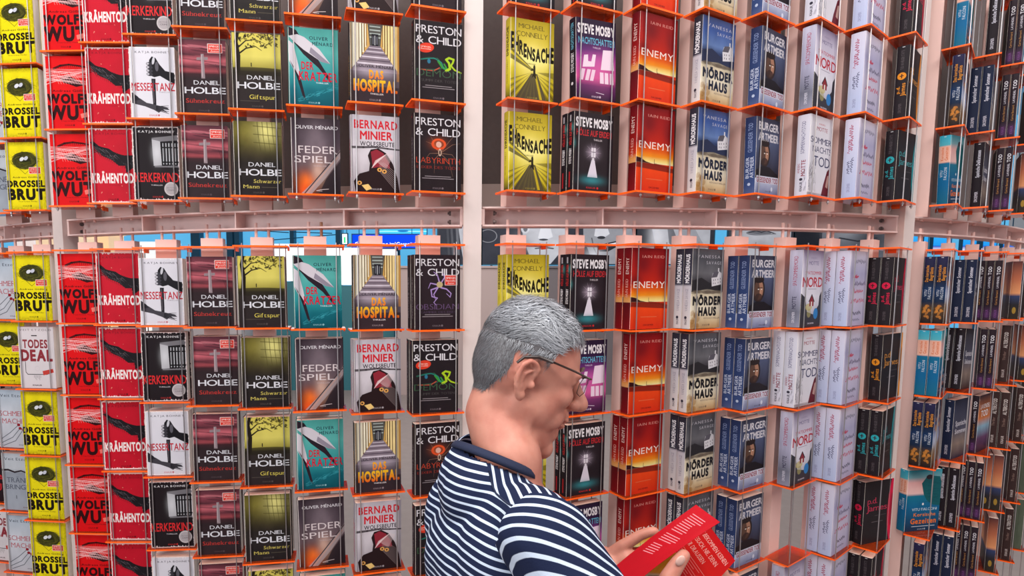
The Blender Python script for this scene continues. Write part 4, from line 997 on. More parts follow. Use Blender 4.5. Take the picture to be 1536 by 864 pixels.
P3 = [('poly', [(.10, 0), (.9, 0), (.95, .5), (.7, 1), (.3, 1), (.12, .5)], G(160)), ('ell', .2, .2, .12, .06, G(40)), ('ell', .22, .22, .05, .03, G(200)), ('poly', [(.34, .1), (.46, .12), (.56, .42), (.46, .5), (.30, .46)], G(225)), ('ell', .42, .49, .07, .03, G(50)), ('poly', [(.34, .66), (.5, .60), (.74, .54), (.7, .66), (.54, .76), (.40, .76)], G(40)), ('poly', [(.38, .67), (.52, .62), (.70, .575), (.66, .62), (.5, .68)], G(245)), ('path', [(.26, .5), (.3, .7), (.36, .82)], .02, G(90)), ('glow', .3, .9, .15, .2, G(240), .8)]
P4 = [('poly', [(.12, 0), (.95, 0), (.95, 1), (.30, 1), (.12, .3)], G(196)), ('poly', [(.0, 0), (.14, 0), (.30, 1), (0, 1)], G(60)), ('poly', [(.36, 0), (.5, 0), (.46, .3), (.6, .8), (.42, .6)], G(120)), ('poly', [(.5, 0), (.62, .0), (.9, .7), (.7, 1)], G(170)), ('glow', .25, .5, .1, .4, G(240), .8)]
P5 = [('poly', [(.04, 0), (.96, 0), (.96, 1), (.04, 1)], G(206)), ('ell', .46, .40, .2, .05, G(120)), ('path', [(.28, .40), (.42, .36), (.5, .39), (.58, .36), (.72, .42)], .02, G(60)), ('path', [(.28, .40), (.48, .44), (.72, .42)], .02, G(150)), ('glow', .46, .62, .22, .08, G(170), .6), ('glow', .1, .4, .1, .5, G(110), .7), ('ell', .5, .08, .1, .03, G(110))]
P6 = [('poly', [(0, 0), (.25, 0), (.3, 1), (0, 1)], G(40)), ('poly', [(.3, 0), (1, 0), (1, 1), (.3, 1)], G(120)), ('glow', .6, .3, .2, .2, G(190), .8), ('glow', .85, .5, .2, .3, G(50), .8), ('path', [(.5, .5), (.7, .56), (.9, .5)], .03, G(60))]
Y = 9.0
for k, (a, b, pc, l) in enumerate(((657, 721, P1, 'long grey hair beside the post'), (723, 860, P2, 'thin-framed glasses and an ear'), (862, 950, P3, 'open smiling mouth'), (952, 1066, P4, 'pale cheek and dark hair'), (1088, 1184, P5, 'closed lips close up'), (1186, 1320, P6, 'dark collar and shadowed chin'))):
    screen_obj('portrait_banner', 'black and white portrait banner with '+l, a, b, 318, 396, Y, portrait(50+k, pc), .25, 'banner', .03, 'portrait banners in the hall', hang=False)  # banner pictures glow faintly, standing in for light falling on them
# stands seen in slivers below the banners
for k, (a, b, c, l) in enumerate(((745, 900, (.20, .17, .18), 'dark low plinth under the glasses portrait'), (905, 1060, (.55, .40, .36), 'rose low plinth under the smiling portrait'), (1062, 1200, (.45, .34, .32), 'brown-rose low plinth under the lips portrait'), (1204, 1330, (.75, .8, .9), 'pale low plinth under the rightmost portrait'), (600, 742, (.55, .42, .40), 'rose plinth right of the white counters'), (262, 385, (.7, .62, .62), 'long pale plinth left of the white counters'))):
    o = MB().box(px_x(a, Y), px_x(b, Y), Y-.75, Y-.1, 0, px_z(404, Y)).box(px_x(a, Y)-.02, px_x(b, Y)+.02, Y-.78, Y-.07, px_z(404, Y), px_z(404, Y)+.03).build('plinth', mat('plinth %d' % k, c, .6)); tag(o, l, 'plinth')
o = MB().box(px_x(1278, 4.5), px_x(1286, 4.5), 4.5, 4.53, .0, EYE+.0).build('roll_banner', image_material('banner print', Cv(40, 300, (240, 240, 245)).grad([(0, (40, 190, 220)), (.2, (220, 90, 80)), (.35, (245, 245, 248)), (.6, (60, 190, 230)), (.62, (240, 240, 245)), (.9, (40, 60, 80))]).a, .5, 0, .3))  # the print glows a little in place of hall light
tag(o, 'narrow colourful roll banner seen between the right racks', 'banner')

# ------------------------------------------------------------------ steel posts and the ring beam
ORD = ['zeroth', 'first', 'second', 'third', 'fourth', 'fifth', 'sixth', 'seventh', 'eighth', 'ninth']
def post_phi(s): return (phi(8*s)+phi(8*s+1))/2 - .0083
for s in range(-1, 4):
    if s not in (0, 1, 2): continue
    p = post_phi(s); e = empty('steel_post', ring(p, 3.375), p)
    tag(e, ['left pale steel post between yellow and red paperbacks', 'central pale steel post behind the man\'s head', 'right pale steel post beside the pink-disc paperbacks'][s], 'post', 'upright steel posts of the tower')
    MB().box(-.0235, .0235, 0, .05, 0.012, 3.4).build('post_tube', M_post, e)
    MB().box(-.05, .05, -.02, .08, 0, .012).build('foot_plate', M_post, e)
    MB().box(-.0237, -.0215, -.0006, .0506, EYE+.0, EYE+.32).build('weld_plate', M_paint, e)
ZB0, ZB1 = EYE+.150, EYE+.201
for s in range(-1, 3):
    pa = post_phi(s)+.0078; pb = post_phi(s+1)-.0078
    e = empty('ring_beam', ring((pa+pb)/2, 3.33, ZB0))
    tag(e, ['rose-lit ring beam segment left of the left post', 'rose-lit ring beam segment between left and central posts', 'rose-lit ring beam segment between central and right posts', 'rose-lit ring beam segment right of the right post'][s+1], 'beam', 'ring beam segments')
    def part(mb, name, m=M_beam):
        o = mb.build(name, m); o.parent = e; o.matrix_parent_inverse = Matrix.Translation(-e.location); return o
    part(MB().arc_box(pa, pb, 3.305, 3.312, ZB0+.005, ZB1-.005, 24), 'web')
    part(MB().arc_box(pa, pb, 3.305, 3.362, ZB1-.0045, ZB1, 24), 'flange'); part(MB().arc_box(pa, pb, 3.305, 3.362, ZB0, ZB0+.0045, 24), 'flange')
    for k in range(5):
        p = pa+(pb-pa)*k/4; d = .0012 if 0 < k < 4 else 0
        part(MB().arc_box(p-.0006-(.0012 if k == 4 else 0), p+.0006+(.0012 if k == 0 else 0), 3.31, 3.36, ZB0+.0045, ZB1-.0045, 1), 'stiffener')
    for k, p in ((0, pa+.006), (1, pb-.006)):
        for z in (ZB0+.014, ZB0+.037):
            q = ring(p-.003 if k else p+.003, 3.336, z)
            q2 = ring(p-.0 if k else p, 3.336, z); t = Vector((math.cos(p), math.sin(p), 0))*(.009 if k == 0 else -.009)
            part(MB().tube([q, q+t*.6], .006, 8).tube([q, q+t*1.0], .0032, 8), 'bolt', M_bolt)
# felt back panels of the upper racks, one flat panel per bay, and the sill under them
wb = empty('wall_curved', ring(post_phi(1), 3.2, EYE+.28)); wb['kind'] = 'structure'
for s in range(-1, 3):
    pa, pb = post_phi(s), post_phi(s+1)
    for k in range(4):
        p0, p1 = pa+(pb-pa)*k/4+.0012, pa+(pb-pa)*(k+1)/4-.0012
        o = MB().arc_box(p0, p1, 3.19, 3.20, EYE+.285, EYE+1.6, 2).build('panel', M_panel); o.parent = wb; o.matrix_parent_inverse = Matrix.Translation(-wb.location)
    o = MB().arc_box(pa, pb, 3.18, 3.215, EYE+.201, EYE+.284, 12).build('sill', M_sill); o.parent = wb; o.matrix_parent_inverse = Matrix.Translation(-wb.location)

# ------------------------------------------------------------------ racks
def colphrase(i, short=False):
    if i <= 0: n, q = 1-i, 'left of left post'
    elif i <= 4: n, q = i, 'right of left post'
    elif i <= 8: n, q = 9-i, 'left of central post'
    elif i <= 12: n, q = i-8, 'right of central post'
    elif i <= 16: n, q = 17-i, 'left of right post'
    else: n, q = i-16, 'right of right post'
    return ORD[n] + (' ' if short else ' column ') + q
def plate_mesh():
    mb = MB(); mb.box(-.0705, .0705, -.006, .056, -.0046, 0)
    mb.m = [0, 0, 1, 1, 1, 1]
    return mb.build('tray', (M_acr, M_edge), link=False).data
PLATE = plate_mesh()
LIP = MB().box(.0667, .0705, .030, .056, -.011, -.0047).build('side_lip', M_edge, link=False).data
def rods_mesh(z0, z1, r=.0015):
    return MB().tube([(0, 0, z0), (0, 0, z1)], r, 6).tube([(0, 0, z0+.004), (0, 0, z0+.008)], .0036, 8).build('rod', M_steel, link=False).data
ROD_U = rods_mesh(EYE+.2311-.016, EYE+1.25); ROD_L = rods_mesh(.05, EYE+.1075)
BOX_U = MB().box(-.035, .025, .062, .094, EYE+.201, EYE+1.5).build('back_board', M_box, link=False).data
BOX_L = MB().box(-.035, .025, .062, .094, .02, EYE+.128).build('back_board', M_box, link=False).data
PEG = MB().tube([(0, 0, EYE+.1282), (0, 0, EYE+.168)], .0042, 8).build('peg', M_box, link=False).data
PEGB = PEG.copy(); PEGB.materials.clear(); PEGB.materials.append(M_bronze)
STUD = MB().tube([(0, 0, EYE+.1905), (0, 0, EYE+.1964)], .0045, 8).build('bolt_head', M_box, link=False).data
def child(name, data, parent, loc=(0, 0, 0)):
    o = bpy.data.objects.new(name, data); COL.objects.link(o); o.parent = parent; o.location = loc; return o
def rack(i, upper, theme):
    M = rack_matrix(i)
    e = empty('book_rack'); e.matrix_world = M
    tag(e, '%s rack of %s, %s' % ('upper' if upper else 'lower', theme, colphrase(i)), 'rack', 'orange tray book racks')
    for x, y in ((-.0488, 0), (.0488, 0), (.060, .050)): child('rod', ROD_U if upper else ROD_L, e, (x, y, 0))
    child('back_board', BOX_U if upper else BOX_L, e)
    if upper:
        for x in (-.0215, .0125): child('bolt_head', STUD, e, (x, .078, 0))
    else:
        for k, x in enumerate((-.0215, .0125)): child('peg', PEGB if (i == 6 and k) else PEG, e, (x, .078, 0))
    for z in (UP_SH if upper else [LO_TOP]+LO_SH[:5]):
        t = child('tray', PLATE, e, (0, 0, z)); child('side_lip', LIP, t)
    return e
# which paperbacks stand where: column -> list of (design, how many deep) from the top tray down
UPPER = {-1: [('schmerz', 1), ('schmerz', 1), ('traenen', 1)], 0: [('drossel', 1)]*3, 1: [('wolf', 1)]*3, 2: [('kraehe', 1)]*3, 3: [('kerker', 1), ('messer', 1), ('kerker', 1)], 4: [('suehne', 1)]*3,
 5: [('schwarz', 1), ('gift', 1), ('schwarz', 1)], 6: [('feder', 1), ('kratzer', 1), ('feder', 1)], 7: [('beute', 1), ('hospital', 1), ('beute', 1)], 8: [('obsid', 1), ('demon', 1), ('laby', 1)],
 9: [('hoelle', 1), ('ehren', 1), ('ehren', 1)], 10: [('hoelle', 1), ('nacht', 1), ('hoelle', 2)], 11: [('enemy', 1)]*3, 12: [('moerder', 1), ('moerderb', 1), ('moerderb', 1)], 13: [('burger', 1)]*3,
 14: [('tod', 1), ('mord', 1), ('tod', 1)], 15: [('letters', 1)]*3, 16: [('jamesp', 1), ('jameso', 1), ('jamest', 1)], 17: [('vitut', 1), ('vitu', 1), ('vitut', 1)], 18: [('span', 1), ('spann', 2), ('span', 1)],
 19: [('lav', 2), ('lav', 2), ('lav', 2)], 20: [('dusk', 1), ('brown', 1), ('dusk', 1)]}
LOWER = {-3: [('etzb', 1)]*5, -2: [('etzb', 1), ('schmerz', 1), ('etzb', 1), ('etzb', 1), ('todes', 1)], -1: [('schmerz', 1), ('drossel', 1), ('schmerz', 1), ('traenen', 1), ('schmerz', 1)],
 0: [('drossel', 1), ('todes', 1), ('drossel', 1), ('drossel', 1), ('drossel', 1)], 1: [('wolf', 1)]*5, 2: [('kraehe', 1), ('kraehe', 1), ('kraehe', 2), ('kraehe', 1), ('kraehe', 1)],
 3: [('messer', 2), ('kerker', 2), ('messer', 2), ('kerker', 2), ('messer', 2)], 4: [('suehne', 1), ('suehne', 2), ('suehne', 1), ('suehne', 1), ('suehne', 2)],
 5: [('gift', 1), ('schwarz', 2), ('gift', 2), ('schwarz', 2), ('gift', 1)], 6: [('kratzer', 1), ('feder', 2), ('kratzer', 2), ('feder', 1), ('kratzer', 2)],
 7: [('hospital', 2), ('beute', 2), ('hospital', 1), ('beute', 2), ('hospital', 1)], 8: [('obsid', 2), ('demon', 2), ('laby', 1), ('demon', 1), None], 9: [('ehren', 2), ('ehren', 1), ('ehren', 1), None, None],
 10: [('hoelle', 2), ('nacht', 2), ('hoelle', 2), ('nacht', 1), None], 11: [('enemy', 2), ('enemy', 1), ('enemy', 2), ('enemy', 1), None], 12: [('moerder', 2)]*4+[None],
 13: [('burger', 2), ('burger', 2), ('burger', 2), ('burger', 2), ('burger', 1)], 14: [('mord', 1), ('tod', 2), ('mord', 1), None, ('mord', 1)], 15: [('letters', 2)]*5,
 16: [('jamesp', 2), ('jameso', 1), ('jamest', 2), ('jamesp', 2), ('jamesp', 2)], 17: [('vitu', 2), ('vitut', 2), ('vitu', 2), ('vitut', 1), ('vitu', 1)], 18: [('spann', 2), ('span', 2), ('spann', 1), ('span', 2), ('spann', 2)],
 19: [('lav', 3), ('lav', 2), ('lav', 1), ('lav', 3), ('lav', 3)], 20: [('dusk', 1), ('brown', 1), ('brown', 2), ('dusk', 2), ('dusk', 1)], 21: [('brown', 1), ('dusk', 1), ('brown', 1), ('brown', 1), ('brown', 1)], 22: [('green', 1), ('brown', 1), ('green', 1), ('green', 1), ('green', 1)]}
THEME = {-3: 'black paperbacks', -2: 'black and white paperbacks', -1: 'pale blue paperbacks', 0: 'yellow nest paperbacks', 1: 'red thread paperbacks', 2: 'crow-wing paperbacks', 3: 'knife and prison-window paperbacks', 4: 'stone-cross paperbacks', 5: 'yellow-lit dark paperbacks', 6: 'blade and feather paperbacks',
 7: 'corridor and moth paperbacks', 8: 'black creature paperbacks', 9: 'yellow running-man paperbacks', 10: 'purple and ghost paperbacks', 11: 'red sunset paperbacks', 12: 'white-house paperbacks', 13: 'bearded-face paperbacks', 14: 'lilac hut paperbacks', 15: 'handwriting paperbacks', 16: 'coloured-disc paperbacks',
 17: 'island paperbacks', 18: 'white-titled dark paperbacks', 19: 'slim brown paperbacks', 20: 'dusk paperbacks', 21: 'dark brown paperbacks', 22: 'mossy green paperbacks'}
# leaning books: (column, upper, tray) -> tilt sideways in degrees, turn in degrees, shift
LEAN = {(17, 1, 2): (-5, -8, .012), (18, 1, 2): (-3, -4, .01), (10, 1, 1): (-2, 0, .004), (16, 1, 2): (0, -8, 0), (18, 0, 1): (4, -10, -.004), (17, 0, 3): (0, -34, -.006), (16, 0, 3): (0, -20, .004), (6, 0, 3): (-1, 0, 0), (18, 0, 3): (1.5, 0, 0), (13, 1, 2): (-2, 4, 0), (13, 1, 1): (0, 3, 0), (19, 0, 2): (0, -16, 0), (18, 0, 2): (0, -16, 0), (20, 0, 1): (3, -8, 0), (16, 0, 1): (-1, -9, .012), (12, 0, 2): (0, 2, 0), (8, 0, 1): (0, -3, -.006), (4, 0, 1): (0, 0, .008), (2, 0, 2): (0, 3, -.004), (3, 0, 1): (0, 2, -.002)}
NBOOK = 0
LVL = {1: ['top', 'middle', 'bottom'], 0: ['first', 'second', 'third', 'fourth', 'fifth']}
def put_books(i, upper, row, key, n):
    global NBOOK
    cd, pd, w, h, t, look = book_proto(key)
    M = rack_matrix(i); z = (UP_SH[2-row] if upper else LO_SH[row])
    r = random.Random(i*97+row*7+upper*3+500)
    lean = LEAN.get((i, int(upper), row), (r.uniform(-.35, .35), r.uniform(-1.2, 1.2), r.uniform(-.002, .002)))
    y = .0045
    for k in range(n):
        o = bpy.data.objects.new('paperback', cd); COL.objects.link(o)
        p = child('page_block', pd, o)
        jx = lean[2] + (r.uniform(-.003, .003) if k else 0)
        a, b = math.radians(lean[0]), math.radians(lean[1])
        ez = abs(math.sin(a))*w/2 + .0008
        o.matrix_world = M @ Matrix.Translation((jx, y + max(0, math.sin(abs(b)))*w/2*.5, z+ez)) @ Matrix.Rotation(b, 4, 'Z') @ Matrix.Rotation(a, 4, 'Y')
        y += t+.0006
        pos = (['front ', 'rear '] if n == 2 else ['front ', 'middle ', 'rear '])[k] if n > 1 else ''
        lab = '%s%s, %s rack %s tray, %s' % (pos, look, 'upper' if upper else 'lower', LVL[int(upper)][row], colphrase(i))
        if len(lab.split()) > 16: lab = '%s%s, %s rack %s tray, %s' % (pos, look, 'upper' if upper else 'lower', LVL[int(upper)][row], colphrase(i, True))
        tag(o, lab, 'book', 'paperbacks in the orange trays')
        NBOOK += 1
for i in range(-3, 23):
    if i in UPPER: rack(i, True, THEME[i])
    rack(i, False, THEME[i])
for i, rows in UPPER.items():
    for k, it in enumerate(rows):
        if it: put_books(i, True, k, *it)
for i, rows in LOWER.items():
    for k, it in enumerate(rows):
        if it: put_books(i, False, k, *it)
print('books', NBOOK)
# ------------------------------------------------------------------ the reader
def ray(px, py, Y):
    u, v, p = (px-647.02)/854.42, (504.73-py)/854.42, .092
    d = Vector((u, math.cos(p)+v*math.sin(p), -math.sin(p)+v*math.cos(p)))
    d *= Y/d.y
    return Vector((d.x, d.y, d.z+EYE))
class Blob:
    def __init__(s): s.bm = bmesh.new()
    def ell(s, c, r, R=None, seg=20):
        m = Matrix.Translation(Vector(c)) @ (R.to_4x4() if R else Matrix.Identity(4)) @ Matrix.Diagonal((r[0], r[1], r[2], 1))
        bmesh.ops.create_uvsphere(s.bm, u_segments=seg, v_segments=seg//2+2, radius=1.0, matrix=m); return s
    def cap(s, a, b, ra, rb, n=16):
        a, b = Vector(a), Vector(b); L = (b-a).length
        if L < 1e-6: return s
        q = Vector((0, 0, 1)).rotation_difference(b-a).to_matrix()
        s.ell(a, (ra,)*3, q, n); s.ell(b, (rb,)*3, q, n)
        sn = (ra-rb)/L; sn = max(-.9, min(.9, sn)); cs = math.sqrt(1-sn*sn)
        # cone between the two tangent circles
        u = q @ Vector((1, 0, 0)); w = q @ Vector((0, 1, 0)); d = (b-a).normalized()
        va = []; vb = []
        for k in range(n):
            t = 2*PI*k/n; o = u*math.cos(t)+w*math.sin(t)
            va.append(s.bm.verts.new(a+(o*cs+d*sn)*ra)); vb.append(s.bm.verts.new(b+(o*cs+d*sn)*rb))
        for k in range(n): s.bm.faces.new((va[k], va[(k+1) % n], vb[(k+1) % n], vb[k]))
        s.bm.faces.new(list(reversed(va))); s.bm.faces.new(vb); return s
    def chain(s, pts, rs):
        for k in range(len(pts)-1): s.cap(pts[k], pts[k+1], rs[k], rs[k+1])
        return s
    def mesh(s, name, vox, smooth=4):
        me = bpy.data.meshes.new(name); s.bm.to_mesh(me); s.bm.free()
        o = bpy.data.objects.new(name, me); COL.objects.link(o)
        m = o.modifiers.new('r', 'REMESH'); m.mode = 'VOXEL'; m.voxel_size = vox; m.use_smooth_shade = True
        if smooth:
            m2 = o.modifiers.new('s', 'SMOOTH'); m2.iterations = smooth; m2.factor = .5
        dg = bpy.context.evaluated_depsgraph_get(); dg.update()
        res = bpy.data.meshes.new_from_object(o.evaluated_get(dg)); res.name = name
        bpy.data.objects.remove(o); bpy.data.meshes.remove(me)
        for p in res.polygons: p.use_smooth = True
        return res
def coords(me):
    a = np.empty(len(me.vertices)*3); me.vertices.foreach_get('co', a); return a.reshape(-1, 3)
def set_coords(me, a): me.vertices.foreach_set('co', a.ravel()); me.update()

PSI = math.radians(16)
fw = Vector((math.cos(PSI), math.sin(PSI), 0)); rt = Vector((math.sin(PSI), -math.cos(PSI), 0)); UPV = Vector((0, 0, 1))
RSH = Vector((.150, .725, EYE-.322)); LSH = RSH - rt*.36 - UPV*.015 + fw*.035
MID = (RSH+LSH)/2
NECK = MID + fw*.022 + UPV*.045
# head frame: x to the face, y to his left, z up
HC = ray(785, 566, .955)
hy, hp, hr = math.radians(4), math.radians(20.5), math.radians(-3)
HR = Matrix.Rotation(hy, 3, 'Z') @ Matrix.Rotation(hp, 3, 'Y') @ Matrix.Rotation(hr, 3, 'X')
HS = .985; XS = .91
def H(x, y, z): return HC + HR @ (Vector((x*XS, y, z))*HS)
def hell(b, c, r, rot=None, seg=24):
    R = HR @ rot if rot else HR
    b.ell(H(*c), [r[0]*HS*(XS if r[0] > .03 else 1), r[1]*HS, r[2]*HS], R, seg)
def build_person():
    root = empty('person', (MID.x, MID.y, 0), PSI)
    tag(root, 'grey-haired person in glasses and navy striped shirt, reading a red paperback', 'person')
    b = Blob()
    # skull, face and jaw
    hell(b, (-.008, 0, .040), (.097, .076, .088), seg=32); hell(b, (-.030, 0, .020), (.074, .072, .078), seg=28)
    hell(b, (.030, 0, .030), (.064, .066, .082), seg=28); hell(b, (.042, 0, -.024), (.050, .057, .070), seg=28)
    hell(b, (.028, 0, -.052), (.056, .052, .040)); hell(b, (.050, 0, -.082), (.042, .038, .034)); hell(b, (.079, 0, -.103), (.021, .026, .021)); hell(b, (.030, 0, -.080), (.052, .047, .034)); hell(b, (.060, 0, -.090), (.032, .034, .028))
    for s in (-1, 1):
        hell(b, (.058, s*.036, -.008), (.030, .024, .024)); hell(b, (.080, s*.026, .034), (.013, .024, .009)); hell(b, (.074, s*.031, .021), (.014, .017, .008)); hell(b, (.074, s*.031, .004), (.013, .016, .007))
        hell(b, (.005, s*.050, -.045), (.034, .016, .032)); hell(b, (.106, s*.012, -.017), (.011, .009, .009)); hell(b, (.060, s*.028, -.045), (.030, .020, .026))
    b.chain([H(.086, 0, .036), H(.103, 0, .012), H(.122, 0, -.010)], [.009*HS, .0105*HS, .0145*HS]); hell(b, (.110, 0, -.019), (.012, .012, .008))
    hell(b, (.090, 0, -.038), (.017, .022, .014)); hell(b, (.100, 0, -.045), (.010, .022, .0058)); hell(b, (.097, 0, -.056), (.010, .019, .0065)); hell(b, (.084, 0, -.074), (.015, .022, .018))
    for s in (-1, 1): hell(b, (.030, s*.036, -.030), (.042, .026, .045)); hell(b, (.040, s*.030, .005), (.040, .030, .040))
    # ears
    for s in (-1, 1):
        def E(x, z, o): return H(-.018+x*.92, s*(.072+o), -.003+z*.92)
        pts = [E(.013, .010, .002), E(.016, .024, .006), E(.008, .034, .009), E(-.006, .036, .013), E(-.018, .026, .016), E(-.021, .008, .016), E(-.017, -.010, .013), E(-.009, -.022, .009), E(-.002, -.028, .005)]
        b.chain(pts, [.0040, .0044, .0046, .0046, .0046, .0044, .0042, .0048, .0066])
        hell(b, (-.022, s*.074, .001), (.017, .0045, .024), Matrix.Rotation(s*-.22, 3, 'Z')); b.chain([E(.002, .020, .009), E(-.008, .012, .011), E(-.010, -.004, .010), E(-.003, -.013, .008)], [.0034]*4)
        hell(b, (-.003, s*.076, -.006), (.005, .005, .007)); hell(b, (-.017, s*.076, -.027), (.008, .005, .010))
    # neck, shoulders and slim trunk under the shirt
    b.chain([H(-.026, 0, -.020), H(-.030, 0, -.075), NECK-fw*.012, MID-UPV*.06], [.052, .049, .054, .06]); b.chain([H(-.002, 0, -.055), NECK+fw*.006-UPV*.03], [.038, .036])
    b.chain([H(-.050, 0, -.010), NECK-fw*.030+UPV*.0], [.026, .038])
    for s in (-1, 1): b.chain([H(-.012, s*.050, -.03), NECK+rt*(-s)*.020+fw*.020-UPV*.045], [.014, .011])
    b.chain([NECK-UPV*.05, RSH-UPV*.035], [.035, .030]); b.chain([NECK-UPV*.05, LSH-UPV*.035], [.035, .030])
    PEL = Vector((MID.x-.02, MID.y-.0, .93)); b.chain([MID-UPV*.05, MID-UPV*.3, PEL], [.085, .08, .08])
    # arms
    REL = Vector((.285, .665, EYE-.560)); LEL = Vector((.175, 1.075, EYE-.560))
    RWR = ray(985, 905, .80); LWR = ray(903, 842, .925)
    b.chain([RSH-UPV*.03, REL, RWR], [.036, .034, .026]); b.chain([LSH-UPV*.03, LEL, LWR], [.036, .034, .026])
    # left hand: the back of the hand seen, fingers pointing right behind the book
    def finger(pts, r): b.chain(pts, r)
    lp = [ray(915, 836, .918), ray(918, 852, .905), ray(925, 868, .90), ray(935, 880, .895)]
    lk = [ray(936, 818, .905), ray(940, 836, .895), ray(946, 852, .89), ray(954, 868, .885)]
    for a, k in zip(lp, lk): b.cap(a, k, .0145, .0105)
    b.chain([LWR, lp[1]], [.026, .021])
    finger([lk[0], ray(960, 803, .90), ray(975, 797.5, .895), ray(982, 797, .893)], [.0100, .0088, .0080, .0074])
    finger([lk[1], ray(972, 830, .905), ray(992, 824, .915), ray(1006, 820, .92)], [.0098, .0088, .0080, .0072])
    finger([lk[2], ray(980, 850, .905), ray(1002, 846, .915), ray(1014, 842, .925)], [.0096, .0086, .0078, .0070])
    finger([lk[3], ray(982, 870, .90), ray(1000, 868, .91), ray(1010, 866, .92)], [.0088, .0078, .0070, .0064])
    finger([lp[1]+UPV*-.01, ray(925, 872, .87), ray(938, 878, .85), ray(948, 880, .84)], [.0135, .0110, .0098, .0086])
    # right hand from below, thumb laid over the page
    rk = [ray(1024, 880, .835), ray(1046, 884, .84), ray(1064, 892, .845), ray(1078, 904, .85)]
    for k in rk: b.cap(RWR, k, .022, .0125)
    b.cap(ray(1005, 900, .80), ray(1040, 900, .835), .022, .018)
    finger([ray(1000, 893, .80), ray(1002, 868, .795), ray(1016, 846, .80), ray(1026, 833, .806)], [.0175, .0125, .0108, .0092])
    for k, (q, e) in enumerate(((ray(1062, 868, .875), ray(1070, 852, .895)), (ray(1082, 868, .875), ray(1086, 858, .893)), (ray(1098, 878, .875), ray(1104, 866, .89)), (ray(1106, 892, .87), ray(1112, 884, .88)))):
        finger([rk[k], q, e], [.0102, .0090, .0076])
    me = b.mesh('body', .0024, 9)
    # even out the cheeks, jaw and neck; ears, nose, lips and hands keep their detail
    co = coords(me); E_ = np.empty(len(me.edges)*2, np.int64); me.edges.foreach_get('vertices', E_); E_ = E_.reshape(-1, 2)
    L_ = ((co-np.array(HC))@np.array(HR))/HS; lx, ly, lz = L_[:, 0]/XS, np.abs(L_[:, 1]), L_[:, 2]
    wt = ((lz > -.26) & (co[:, 0] < .30) & (np.linalg.norm(co-np.array(HC), axis=1) < .30)).astype(float)
    wt[(ly > .0655) & (lx > -.052) & (lx < .012) & (lz > -.045) & (lz < .042)] = 0
    wt[(ly < .026) & (lx > .083) & (lz < .03)] *= .08; wt[(ly < .03) & (lx > .055) & (lz < -.06)] *= .25
    wt[(ly < .045) & (lx > .062) & (lz > -.004) & (lz < .045)] *= .3
    deg = np.bincount(E_.ravel(), minlength=len(co)).astype(float)[:, None]
    sel = wt > 0; em = sel[E_[:, 0]] | sel[E_[:, 1]]; E2 = E_[em]; deg = np.maximum(np.bincount(E2.ravel(), minlength=len(co)), 1).astype(float)[:, None]
    for it_ in range(44):
        acc = np.stack([np.bincount(E2[:, 0], co[E2[:, 1], k_], len(co))+np.bincount(E2[:, 1], co[E2[:, 0], k_], len(co)) for k_ in range(3)], 1)/deg
        co = co+(acc-co)*(wt*(.6 if it_ % 2 == 0 else -.52 if it_ > 24 else .3))[:, None]
    set_coords(me, co)
    # soft creases: eyelids, nasolabial fold and neck lines pressed in along short curves
    def press(pts, depth, width):
        P = [np.array(p) for p in pts]
        dmin = np.full(len(co), 9.0)
        for a, c in zip(P[:-1], P[1:]):
            ab = c-a; t = np.clip(((co-a)@ab)/(ab@ab), 0, 1); dmin = np.minimum(dmin, np.linalg.norm(co-a-t[:, None]*ab, axis=1))
        return depth*np.exp(-(dmin/width)**2)
    nrm = np.empty(len(me.vertices)*3); me.vertices.foreach_get('normal', nrm); nrm = nrm.reshape(-1, 3)
    d = press([H(.094, -.018, -.010), H(.084, -.028, -.030), H(.078, -.030, -.045)], .0022, .004)
    d += press([H(.100, -.022, -.0505), H(.111, 0, -.0505)], .0022, .0025)
    d += press([NECK+rt*.075+fw*.02+UPV*.03, NECK+rt*.05+fw*.07+UPV*.01], .0018, .005)
    d += press([H(.010, -.075, -.040), H(.02, -.06, -.075)], .0012, .006)
    set_coords(me, co-nrm*d[:, None])
    # skin
    m = bpy.data.materials.new('skin'); m.use_nodes = True; nt = m.node_tree; B = nt.nodes['Principled BSDF']; L = nt.links.new
    B.inputs['Roughness'].default_value = .5; B.inputs['Specular IOR Level'].default_value = .35
    B.inputs['Subsurface Weight'].default_value = .12; B.inputs['Subsurface Radius'].default_value = (.012, .004, .002); B.inputs['Subsurface Scale'].default_value = .5
    tc = nt.nodes.new('ShaderNodeTexCoord'); n1 = nt.nodes.new('ShaderNodeTexNoise'); n1.inputs['Scale'].default_value = 26; n1.inputs['Detail'].default_value = 6
    rp = nt.nodes.new('ShaderNodeValToRGB'); rp.color_ramp.elements[0].position = .3; rp.color_ramp.elements[0].color = (.46, .165, .12, 1); rp.color_ramp.elements[1].position = .72; rp.color_ramp.elements[1].color = (.60, .27, .20, 1)
    n2 = nt.nodes.new('ShaderNodeTexNoise'); n2.inputs['Scale'].default_value = 500; n2.inputs['Detail'].default_value = 3
    bp = nt.nodes.new('ShaderNodeBump'); bp.inputs['Strength'].default_value = .25; bp.inputs['Distance'].default_value = .0006
    L(tc.outputs['Object'], n1.inputs['Vector']); L(n1.outputs['Fac'], rp.inputs['Fac']); L(rp.outputs[0], B.inputs['Base Color']); L(tc.outputs['Object'], n2.inputs['Vector']); L(n2.outputs['Fac'], bp.inputs['Height']); L(bp.outputs[0], B.inputs['Normal'])
    M_skin = m
    me.materials.clear(); me.materials.append(M_skin)
    def put(name, data, lab=None):
        o = bpy.data.objects.new(name, data) if not isinstance(data, bpy.types.Object) else data
        if o.name not in COL.objects: COL.objects.link(o)
        o.parent = root; o.matrix_parent_inverse = (Matrix.Translation(root.location) @ Matrix.Rotation(PSI, 4, 'Z')).inverted()
        if lab: o['label'] = lab
        return o
    put('body', me)
